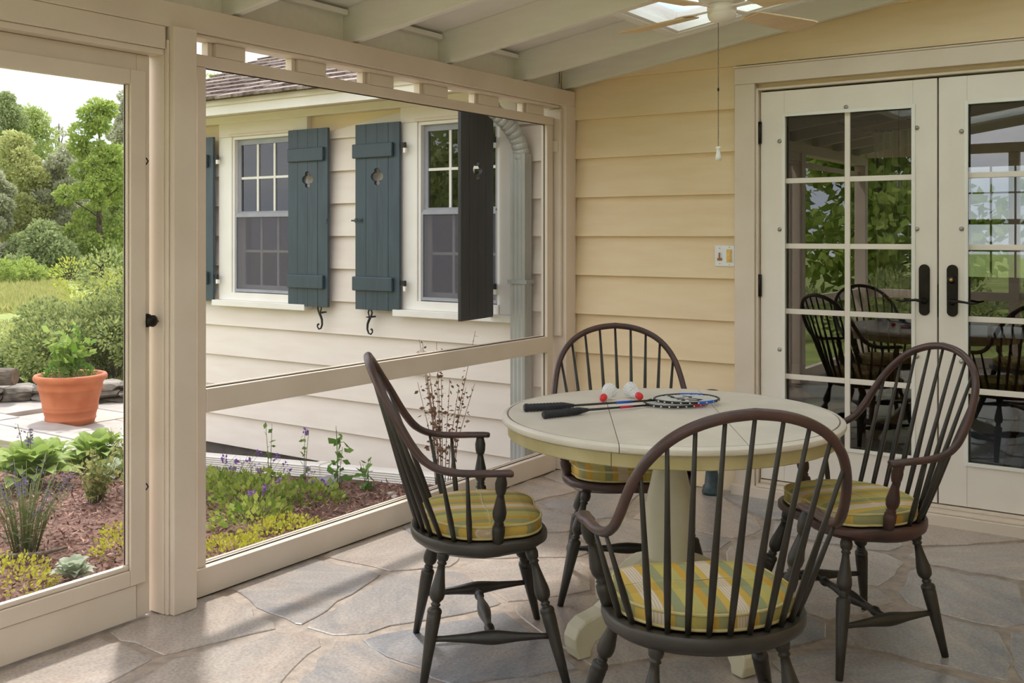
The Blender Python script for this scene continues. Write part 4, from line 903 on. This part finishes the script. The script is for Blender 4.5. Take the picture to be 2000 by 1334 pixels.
o = link('bark_chips', leaf_mesh('bark_chips', P, .036, 'bark_chip', .28, 0, d_)); tag(o, 'loose shredded bark chips strewn over the garden bed', 'mulch', kind='stuff')
# lawn blades in the open strip beyond the stone wall, meadow further back
def at(xpx, dep): t = (xpx - 1000) / 1980; return (3.223 + dep * (-.5673 + .8235 * t), -5.26 + dep * (.8235 + .5673 * t))
def field(name, label, d0, d1, n, size, mt, x0=-60, x1=330):
    d = RNG.uniform(d0, d1, n); q = RNG.uniform(x0, x1, n); A = np.array([at(a, b) for a, b in zip(q, d)]); P = np.stack([A[:, 0], A[:, 1], [gz(a, b) - .03 for a, b in A]], 1)
    o = link(name, leaf_mesh(name, P, size, mt, .16, 2.0)); tag(o, label, 'grass', kind='stuff')
field('lawn_grass', 'short green lawn grass beyond the stone wall', 10, 24, 26000, .07, 'leaf_grass')
field('meadow_grass', 'pale tall meadow grass at the far left before the trees', 26, 42, 9000, .26, 'leaf_meadow', -60, 130)
# ------------------------------------------------------------------ slabs, stone wall, log, rocks
pth = thing('trim_4', 'pale bluestone slabs edging the garden bed', 'paving', (-4.5, -.6, -.2), kind='structure')
for x0, x1, y0, y1, mt in [(-6.6, -5.32, -1.0, -.42, 'bluestone'), (-5.3, -4.28, -.7, -.40, 'bluestone'), (-5.1, -4.02, -1.04, -.715, 'bluestone_pink'), (-4.26, -3.3, -.70, -.42, 'bluestone'), (-4.0, -3.2, -1.0, -.715, 'bluestone'), (-6.6, -5.6, -.40, .3, 'bluestone'), (-5.58, -4.75, -.385, .35, 'bluestone_pink'), (-4.73, -4.05, -.385, .1, 'bluestone'), (-4.73, -4.05, .12, .8, 'bluestone_pink'), (-5.58, -4.75, .37, 1.1, 'bluestone')]:
    q = rb.uniform(-.02, .02); zt_ = -.185 if y0 < -.39 else -.225
    MB().add([(x + 4.5 + rb.uniform(-.02, .02), y + .6 + rb.uniform(-.02, .02), z + .2) for z in (zt_ - .09, zt_) for x, y in ((x0, y0), (x1, y0), (x1, y1), (x0, y1))], [(0, 3, 2, 1), (4, 5, 6, 7), (0, 1, 5, 4), (1, 2, 6, 5), (2, 3, 7, 6), (3, 0, 4, 7)]).build('slab', mt, pth, bevel=.006)
def rock_mesh(name, sx, sy, sz, mt, seed, rough=.18):
    r = np.random.default_rng(seed); bm = bmesh.new(); bmesh.ops.create_icosphere(bm, subdivisions=2, radius=1)
    for v in bm.verts:
        c = v.co; k = 1 + r.normal() * rough * .5
        c.x, c.y, c.z = [math.copysign(abs(t) ** .6, t) * k for t in c]
        c.x *= sx; c.y *= sy; c.z *= sz
    me = bpy.data.meshes.new(name); bm.to_mesh(me); bm.free(); me.materials.append(MATS[mt]); return me
stw = thing('dry_stone_wall', 'low dry stone wall of flat grey stones behind the terracotta pot', 'stone wall', (-5.75, .1, -.3)); A_, B_ = Vector((-6.75, -.55, 0)), Vector((-5.2, 1.25, 0)); dd = (B_ - A_).normalized(); L_ = (B_ - A_).length  # low dry stone wall in the garden
for row in range(4):
    s_ = rb.uniform(-.2, 0)
    while s_ < L_:
        w = rb.uniform(.2, .5); h = .075; p = A_ + dd * (s_ + w / 2)
        link('stone', rock_mesh('stone', w * .54, rb.uniform(.14, .2), h * rb.uniform(.5, .62), rb.choice(['fieldstone', 'fieldstone_dark']), rb.randrange(9999)), stw, 0, (p.x + 5.75, p.y - .1, .0 + row * h + rb.uniform(-.01, .01)), (rb.uniform(-.06, .06), rb.uniform(-.06, .06), math.atan2(dd.y, dd.x) + rb.uniform(-.15, .15))); s_ += w * .93
lg = thing('log', 'short cut log lying on the stone wall at the left edge', 'log', (-6.22, -.12, .06), math.radians(35))
m = MB(); m.lathe((-.5, 0, .0), (.16, 0, .0), [(0, .075), (.1, .082), (.4, .079), (.7, .085), (.97, .083), (1, .078)], 18); m.build('bark', 'bark', lg, True); MB().lathe((.1605, 0, 0), (.164, 0, 0), [(0, .077), (1, .074)], 18).build('cut_end', 'log_end', lg)
def rock(label, x, y, sx, sy, sz, mt, z=0): o = link('rock', rock_mesh('rock', sx, sy, sz, mt, rb.randrange(999))); o.location = (x, y, gz(x, y) + sz * .45 + z); o.rotation_euler = (0, 0, rb.uniform(0, 3)); tag(o, label, 'rock', 'rocks in the garden bed')
rock('pale lump of rock beside the white drain pipe near the screen post', -2.78, -.46, .10, .07, .05, 'fieldstone')
rock('flat blue grey slate piece in front of the drain pipe', -1.62, -.42, .13, .08, .015, 'slate_rock', .02)
rock('dark rounded rock at the edge of the slabs beside the screen door', -3.42, -.62, .13, .10, .09, 'fieldstone_dark')
for i, (x, y) in enumerate([(-.62, -.62), (-.52, -.72), (-.72, -.56), (-.45, -.6), (-.58, -.5), (-.80, -.66), (-.40, -.75), (-.66, -.74), (-.5, -.88), (-.9, -.58)]):
    o = link('pebble', rock_mesh('pebble', .022, .018, .012, 'bluestone_pink', i)); o.location = (x, y, gz(x, y) + .012); tag(o, 'small pale pebble on bare soil just behind the green side-on chair', 'pebble', 'pebbles by the sill')
# ------------------------------------------------------------------ terracotta pot
PXp, PYp = -4.88, -.215; pz = -.225
pot = thing('plant_pot', 'large terracotta pot with ringed sides standing on the slabs', 'pot', (PXp, PYp, pz))
MB().lathe((0, 0, 0), (0, 0, .43), [(t_, r_ * .9) for t_, r_ in [(0, .20), (.01, .212), (.08, .222), (.10, .230), (.13, .230), (.15, .226), (.26, .240), (.28, .248), (.31, .248), (.33, .246), (.36, .252), (.38, .252), (.40, .250), (.68, .280), (.70, .292), (.75, .292), (.77, .288), (.84, .296), (.86, .314), (.90, .330), (.95, .332), (.99, .322), (1.0, .305), (.97, .285), (.80, .275)]], 48).build('pot_body', 'terracotta', pot, True)
MB().lathe((0, 0, .365), (0, 0, .385), [(0, .242), (1, .242)], 32).build('potting_soil', 'soil', pot)
# ------------------------------------------------------------------ planting
def stems(parent, mt, base, n, h, spread, r=.003, lean=0.3, seed=0, z0=0):
    R_ = random.Random(seed); m = MB(); tips = []
    for k in range(n):
        a = R_.uniform(0, 2 * math.pi); s = R_.uniform(0, 1) ** .6 * spread; hh = h * R_.uniform(.65, 1.05); b = Vector((math.cos(a) * s * .25, math.sin(a) * s * .25, z0)); t = Vector((math.cos(a) * s, math.sin(a) * s, z0 + hh)); mid = b.lerp(t, .5) + Vector((math.cos(a), math.sin(a), 0)) * -s * .15
        m.tube([b, mid, t], [r, r * .8, r * .5], 5); tips.append((b, mid, t))
    m.build('stems', mt, parent, True); return tips
def clump(name, label, cat, x, y, mt, n, size, rx, rzz, aspect=.5, upness=.5, group=None, z=None, shell=True):
    root = thing(name, label, cat, (x, y, gz(x, y) if z is None else z), group=group)
    u = RNG.normal(size=(n, 3)); u /= np.linalg.norm(u, axis=1)[:, None]; r = RNG.uniform(.35 if shell else 0, 1, n)[:, None] ** .5; u[:, 2] = np.abs(u[:, 2]); P = u * r * np.array([rx, rx, rzz]); dirs = u + np.array([0, 0, upness])
    tag(link('foliage', leaf_mesh('foliage', P, size, mt, aspect, 0, dirs), root)); return root
def rosette(name, label, x, y, mt, n, length, h, aspect=.42, cat='plant', group=None):
    root = thing(name, label, cat, (x, y, gz(x, y)), group=group)
    for k in range(n):
        a = k * 2.4 + RNG.uniform(-.3, .3); e = .25 + .75 * (k / n); L_ = length * RNG.uniform(.75, 1.1); w = L_ * aspect * .5; ca, sa = math.cos(a), math.sin(a); m = MB(); rows_ = []
        for i, t in enumerate((0, .3, .6, .85, 1.0)):
            rr_ = L_ * (t * (.35 + .6 * e)); zz = h * (1.25 - e) * math.sin(t * (1.4 + e * .9)) * 1.1 + .01; ww = max(.0015, w * math.sin(math.pi * (.12 + .86 * t)))
            rows_.append([(rr_ * ca - s * ww * sa, rr_ * sa + s * ww * ca, zz + abs(s) * ww * .35) for s in (-1, 0, 1)])
        vs = [p for q in rows_ for p in q]; fs = [(3 * i + j, 3 * i + j + 1, 3 * i + j + 4, 3 * i + j + 3) for i in range(4) for j in range(2)]
        m.add(vs, fs); m.build('leaf', mt, root, True, fix=False)
    return root
def spikes(root, tips, mt, size, k, lo=.72, name='flower_spikes', aspect=.6):
    P = []
    for b, mid, t in tips:
        for q in range(k): s = lo + (1 - lo) * q / k; c = mid.lerp(t, (s - .5) * 2) if s > .5 else b.lerp(mid, s * 2); P.append(c + Vector(RNG.normal(size=3) * size * .35))
    link(name, leaf_mesh(name, np.array(P), size, mt, aspect), root)
# lavender
lv_ = thing('lavender', 'purple lavender clump with upright flower spikes outside the screen door', 'lavender', (-1.55, -2.53, gz(-1.55, -2.53)))
tp = stems(lv_, 'stem', None, 70, .42, .26, .0022, seed=2); spikes(lv_, tp[:34], 'petal_lavender', .014, 11, .78); spikes(lv_, tp, 'leaf_lavender', .045, 6, .05, 'foliage', .14)
spk = [t for t in tp[:10]]
# broad leaved greens
h1 = rosette('hosta_plant', 'broad leaved green plant with two purple flower spikes by the lavender', -2.9, -1.72, 'leaf_hosta', 46, .34, .24)
tp = stems(h1, 'stem', None, 5, .42, .12, .004, seed=9); spikes(h1, tp, 'petal_lavender', .022, 12, .75)
rosette('hosta_plant', 'broad leaved green plant in front of the terracotta pot, at left', -3.62, -1.15, 'leaf_hosta', 22, .26, .17)
rosette('hosta_plant', 'dense bright green leafy plant below the terracotta pot', -3.25, -1.02, 'leaf_hosta', 50, .34, .26)
rosette('sage_plant', 'pale grey green velvety leaves peeping over the screen door rail', -.93, -2.66, 'leaf_sage', 22, .12, .09, .6)
rosette('sage_plant', 'grey green low rosette at the foot of the white yarrow', -2.95, -1.12, 'leaf_sage', 14, .2, .1, .5)
# yarrow
ya = thing('yarrow', 'white flat topped yarrow beside the screen door stile', 'yarrow', (-2.72, -1.08, gz(-2.72, -1.08)))
tp = stems(ya, 'stem', None, 26, .36, .20, .0026, seed=4); spikes(ya, tp, 'leaf_grass', .05, 8, .15, 'foliage')
P = [];
for b, mid, t in tp[:14]: P += [t + Vector((RNG.normal() * .028, RNG.normal() * .028, RNG.normal() * .004)) for _ in range(40)]
link('flower_heads', leaf_mesh('flower_heads', np.array(P), .014, 'petal_white', .8), ya)
for i, (x, y, lab, mt, nn, hh) in enumerate([(-2.16, -1.75, 'wispy grass tuft in the middle of the mulch bed', 'leaf_grass', 60, .30), (-1.95, -1.62, 'wispy green seedling tuft right of the grass tuft', 'leaf_grass', 40, .26)]):
    q = thing('grass_tuft', lab, 'grass', (x, y, gz(x, y)), group='wispy tufts in the mulch'); tp = stems(q, 'stem', None, nn, hh, .16, .0018, seed=20 + i); spikes(q, tp, mt, .035, 7, .2, 'foliage')
for x, y, lab, n_, rx, rzz in [(-1.1, -2.3, 'lime green low plant against the screen door stile', 260, .15, .16), (-1.05, -2.92, 'lime green ground cover in the lower left corner', 420, .24, .17), (-.58, -1.74, 'yellow green lady\'s mantle close behind the sill', 520, .24, .13), (-.62, -2.05, 'yellow green lady\'s mantle beside the screen post', 380, .2, .1), (-2.0, -2.75, 'lime leaf clump left of the lavender', 240, .16, .14)]:
    q = clump('lime_plant', lab, 'plant', x, y, 'leaf_lime', int(n_ * 1.6), .019, rx, rzz, .7, .4, 'yellow green ground covers')
GER = [(-1.35, -1.28, .28, .16, 'leafy geranium in the middle of the bed seen through the lower screen'), (-1.8, -.86, .28, .12, 'leafy geranium toward the drain pipe, near the middle'), (-.95, -1.62, .22, .14, 'leafy geranium patch just behind the lime plants'), (-2.0, -1.1, .26, .13, 'leafy geranium beside the screen post'), (-1.2, -.95, .22, .10, 'leafy geranium at the right end of the green patch'), (-1.65, -1.2, .24, .17, 'leafy geranium between its neighbours at the left of the patch')]
for i, (x, y, rx, rzz, lab) in enumerate(GER):
    q = clump('geranium', lab, 'geranium', x, y, 'leaf_geranium', 300, .036, rx, rzz, .75, .5, 'geranium clumps in the bed'); tp = stems(q, 'stem', None, 9, rzz * 1.7, rx * .9, .0018, seed=40 + i); spikes(q, tp[:5], 'petal_violet', .022, 8, .93, 'flowers')
for x, y, h_, lab, sd2 in [(-2.15, -.42, .42, 'tall thin weed with small leaves in front of the grey foundation', 61), (-1.86, -.38, .34, 'thin violet flowered weed in front of the drain pipe', 62), (-1.4, -.52, .40, 'leafy mint stem standing before the drain pipe', 63), (-1.16, -.5, .20, 'short leafy sprout right of the mint stem', 64)]:
    q = thing('weed_stem', lab, 'plant', (x, y, gz(x, y)), group='tall weeds by the drain pipe'); tp = stems(q, 'stem', None, 3 if sd2 > 62 else 2, h_, .07, .003, seed=sd2); spikes(q, tp, 'leaf_mint', .07 if sd2 > 62 else .045, 10 if sd2 > 62 else 7, .08, 'foliage')
    if sd2 == 62: spikes(q, tp[:1], 'petal_violet', .03, 10, .95, 'flowers')
dr_ = thing('dry_stalks', 'tall brown dried flower stalks behind the side-on chair', 'dried plant', (-.62, -.42, gz(-.62, -.42))); tp = stems(dr_, 'stem_dry', None, 15, .95, .22, .0028, seed=77); spikes(dr_, tp, 'leaf_dry', .030, 22, .3, 'seed_heads')
mulchst = MB().tube([(-.05, -.12, .02), (.06, -.02, .035), (.14, .1, .03), (.2, .2, .05)], [.012, .014, .012, .006], 7).build('fallen_branch', 'bark', None, True); mulchst.location = (-1.5, -2.66, gz(-1.5, -2.66)); tag(mulchst, 'short fallen branch at the foot of the lavender', 'branch')
# plants in the pot
pp = thing('herb_plant', 'leafy green herb plant growing in the terracotta pot', 'plant', (PXp - .02, PYp, pz + .38)); tp = stems(pp, 'stem', None, 16, .42, .22, .004, seed=31); spikes(pp, tp, 'leaf_hosta', .085, 14, .35, 'foliage')
u = RNG.normal(size=(700, 3)); u /= np.linalg.norm(u, axis=1)[:, None]; link('low_foliage', leaf_mesh('low_foliage', np.abs(u * np.array([.2, .2, .16])) * np.sign(u * [1, 1, 0] + [0, 0, 1]) + np.array([0, 0, .0]), .045, 'leaf_mint', .3, .8), pp)
# ------------------------------------------------------------------ bushes and trees
def blob_points(n, blobs):
    w = np.array([b[3] ** 2 for b in blobs]); w = w / w.sum(); idx = RNG.choice(len(blobs), n, p=w); B = np.array(blobs)[idx]
    u = RNG.normal(size=(n, 3)); u /= np.linalg.norm(u, axis=1)[:, None]; r = RNG.uniform(.55, 1.0, n)[:, None]
    return B[:, :3] + u * r * B[:, 3:4] * np.array([1, 1, .85]), u
def bush(name, label, x, y, w, h, mt, n, size, seed, group=None):
    R_ = random.Random(seed); z = gz(x, y) - .05; root = thing(name, label, 'bush', (x, y, z), group=group); bl = []
    for k in range(26): a = R_.uniform(0, 6.28); s = R_.uniform(0, 1) ** .5 * w * .42; hh = h * (1 - (s / w * 1.7) ** 2) * R_.uniform(.35, .85); bl.append((math.cos(a) * s, math.sin(a) * s, hh, R_.uniform(.15, .24) * h))
    P, u = blob_points(n, bl); P[:, 2] = np.maximum(P[:, 2], .02); link('foliage', leaf_mesh('foliage', P, size, mt, .5, 0, u + np.array([0, 0, .3])), root)
    m = MB()
    for k in range(7): b = bl[k]; m.tube([(b[0] * .1, b[1] * .1, 0), (b[0] * .6, b[1] * .6, b[2] * .5), b[:3]], [.03, .02, .01], 6)
    m.build('branches', 'trunk', root, True)
def tree(label, x, y, h, w, mt, n, size, seed, sparse=0, base=.25, group='trees at the edge of the lawn'):
    R_ = random.Random(seed); z = gz(x, y) - .1; root = thing('tree', label, 'tree', (x, y, z), group=group); bl = []; m = MB()
    m.tube([(0, 0, 0), (R_.uniform(-.1, .1), 0, h * .3), (R_.uniform(-.2, .2), R_.uniform(-.2, .2), h * .6), (0, 0, h * .93)], [h * .018, h * .014, h * .009, h * .003], 8)
    for k in range(60 if not sparse else 16):
        t = R_.uniform(base, .97); a = R_.uniform(0, 6.28); rad_ = w * .5 * (math.sin(math.pi * min(1, (t - base * .6) / (1 - base * .6)) ** .8) * .95 + .12); s = R_.uniform(.3, 1) * rad_; br = R_.uniform(.10, .19) * w * (.55 if sparse else 1); c = (math.cos(a) * s, math.sin(a) * s, t * h); bl.append(c + (br,))
        if k < 14: m.tube([(0, 0, max(.1, t - .12) * h), (c[0] * .6, c[1] * .6, t * h - .05 * h), c], [h * .006, h * .004, h * .0015], 5)
    m.build('trunk', 'trunk', root, True); P, u = blob_points(n, bl); link('crown', leaf_mesh('crown', P, size, mt, .6, 0, u * .6), root)
hz = lambda dep, ypx, gx: 1.4 + dep * (459 - ypx) / 1980 - gx
TREES = [(12, 58, 172, 100, 'leaf_tree_dark', 'dark round topped tree at the left edge of the view'), (62, 64, 200, 130, 'leaf_tree', 'rounded mid green tree left of centre on the skyline'), (196, 48, 184, 125, 'leaf_tree_bright', 'tall bright green tree standing highest beside the screen door stile'),
         (36, 49, 258, 135, 'leaf_tree_yellow', 'yellow green willowy tree in front at the left'), (120, 50, 278, 125, 'leaf_tree_grey', 'grey green tree in the dip of the skyline'), (250, 66, 176, 90, 'leaf_tree_grey', 'thin grey green tree half hidden by the door stile'),
         (150, 58, 300, 140, 'leaf_tree_dark', 'dark shady tree below the bright green one'), (246, 53, 290, 90, 'leaf_tree', 'mid green tree at the right of the door opening'), (80, 45.5, 440, 130, 'leaf_tree_dark', 'low dark tree with a bent bare trunk'), (-14, 46, 330, 90, 'leaf_tree_grey', 'low grey green tree cut by the left frame edge')]
for i, (xp, dep, ytop, wp, mt, lab) in enumerate(TREES):
    x, y = at(xp, dep); h = hz(dep, ytop, gz(x, y)); tree(lab, x, y, h, wp * dep / 1980, mt, 24000, .17, 100 + i, base=.05 if i != 8 else .2)
x, y = at(115, 72); tree('sparse nearly bare tree top showing against the sky', x, y, hz(72, 218, gz(x, y)), 3.2, 'leaf_tree_grey', 1500, .16, 130, 1)
x, y = at(418, 44); tree('tree top peeping over the shingle roof', x, y, hz(44, 128, gz(x, y)), 2.6, 'leaf_tree', 6000, .17, 131)
for i, (xp, dep, w, h, mt, lab) in enumerate([(215, 15.5, 3.0, 1.95, 'leaf_bush_lime', 'lime green shrub top catching the light behind the weeping bush'), (150, 12.8, 2.0, 1.35, 'leaf_bush', 'large arching grey green bush left of the stile'), (228, 12.2, 1.9, 1.6, 'leaf_bush', 'large arching grey green bush touching the stile'), (60, 13.2, 1.4, .8, 'leaf_bush', 'low skirt of the arching bush at the left')]):
    x, y = at(xp, dep); bush('bush', lab, x, y, w, h, mt, 17000, .052, 200 + i, 'bushes on the lawn')
x, y = at(-40, 41); bush('bush', 'bright green brush along the foot of the far trees', x, y, 5, 1.5, 'leaf_tree_bright', 5000, .14, 210, 'bushes on the lawn')
x, y = at(40, 42); bush('bush', 'bright green brush in front of the bent trunk', x, y, 4, 1.1, 'leaf_tree_bright', 5000, .14, 211, 'bushes on the lawn')
# greenery opposite the house, mirrored in the panes
for i, (x, y, h, w) in enumerate([(-14, -18, 5.5, 5), (-8, -20, 6, 5), (-3, -18.5, 5, 5), (2.5, -21, 6, 5), (8, -19, 5.5, 5)]):
    tree('garden tree mirrored in the window and door glass, number %s from the left' % ['one', 'two', 'three', 'four', 'five'][i], x, y, h, w, ['leaf_tree', 'leaf_tree_dark', 'leaf_tree_bright'][i % 3], 6000, .3, 300 + i, base=.1, group='garden trees facing the house')
for i, (x, y) in enumerate([(-2.6, -9.6), (-.2, -9.8), (2.2, -9.5), (4.6, -9.8)]):
    bush('bush', ['garden bush mirrored in the left french door panes', 'garden bush mirrored between the door panes', 'garden bush mirrored in the right french door panes', 'garden bush opposite the doors, out over the camera side'][i], x, y, 2.4, 1.35, 'leaf_bush', 4000, .08, 320 + i, 'bushes in front of the porch')
# leaves and petals too small to pick apart singly
for o in bpy.data.objects:
    if o.parent and o.name.split('.')[0] in ('foliage', 'low_foliage', 'crown', 'flower_spikes', 'flowers', 'flower_heads', 'seed_heads'): o['kind'] = 'stuff'
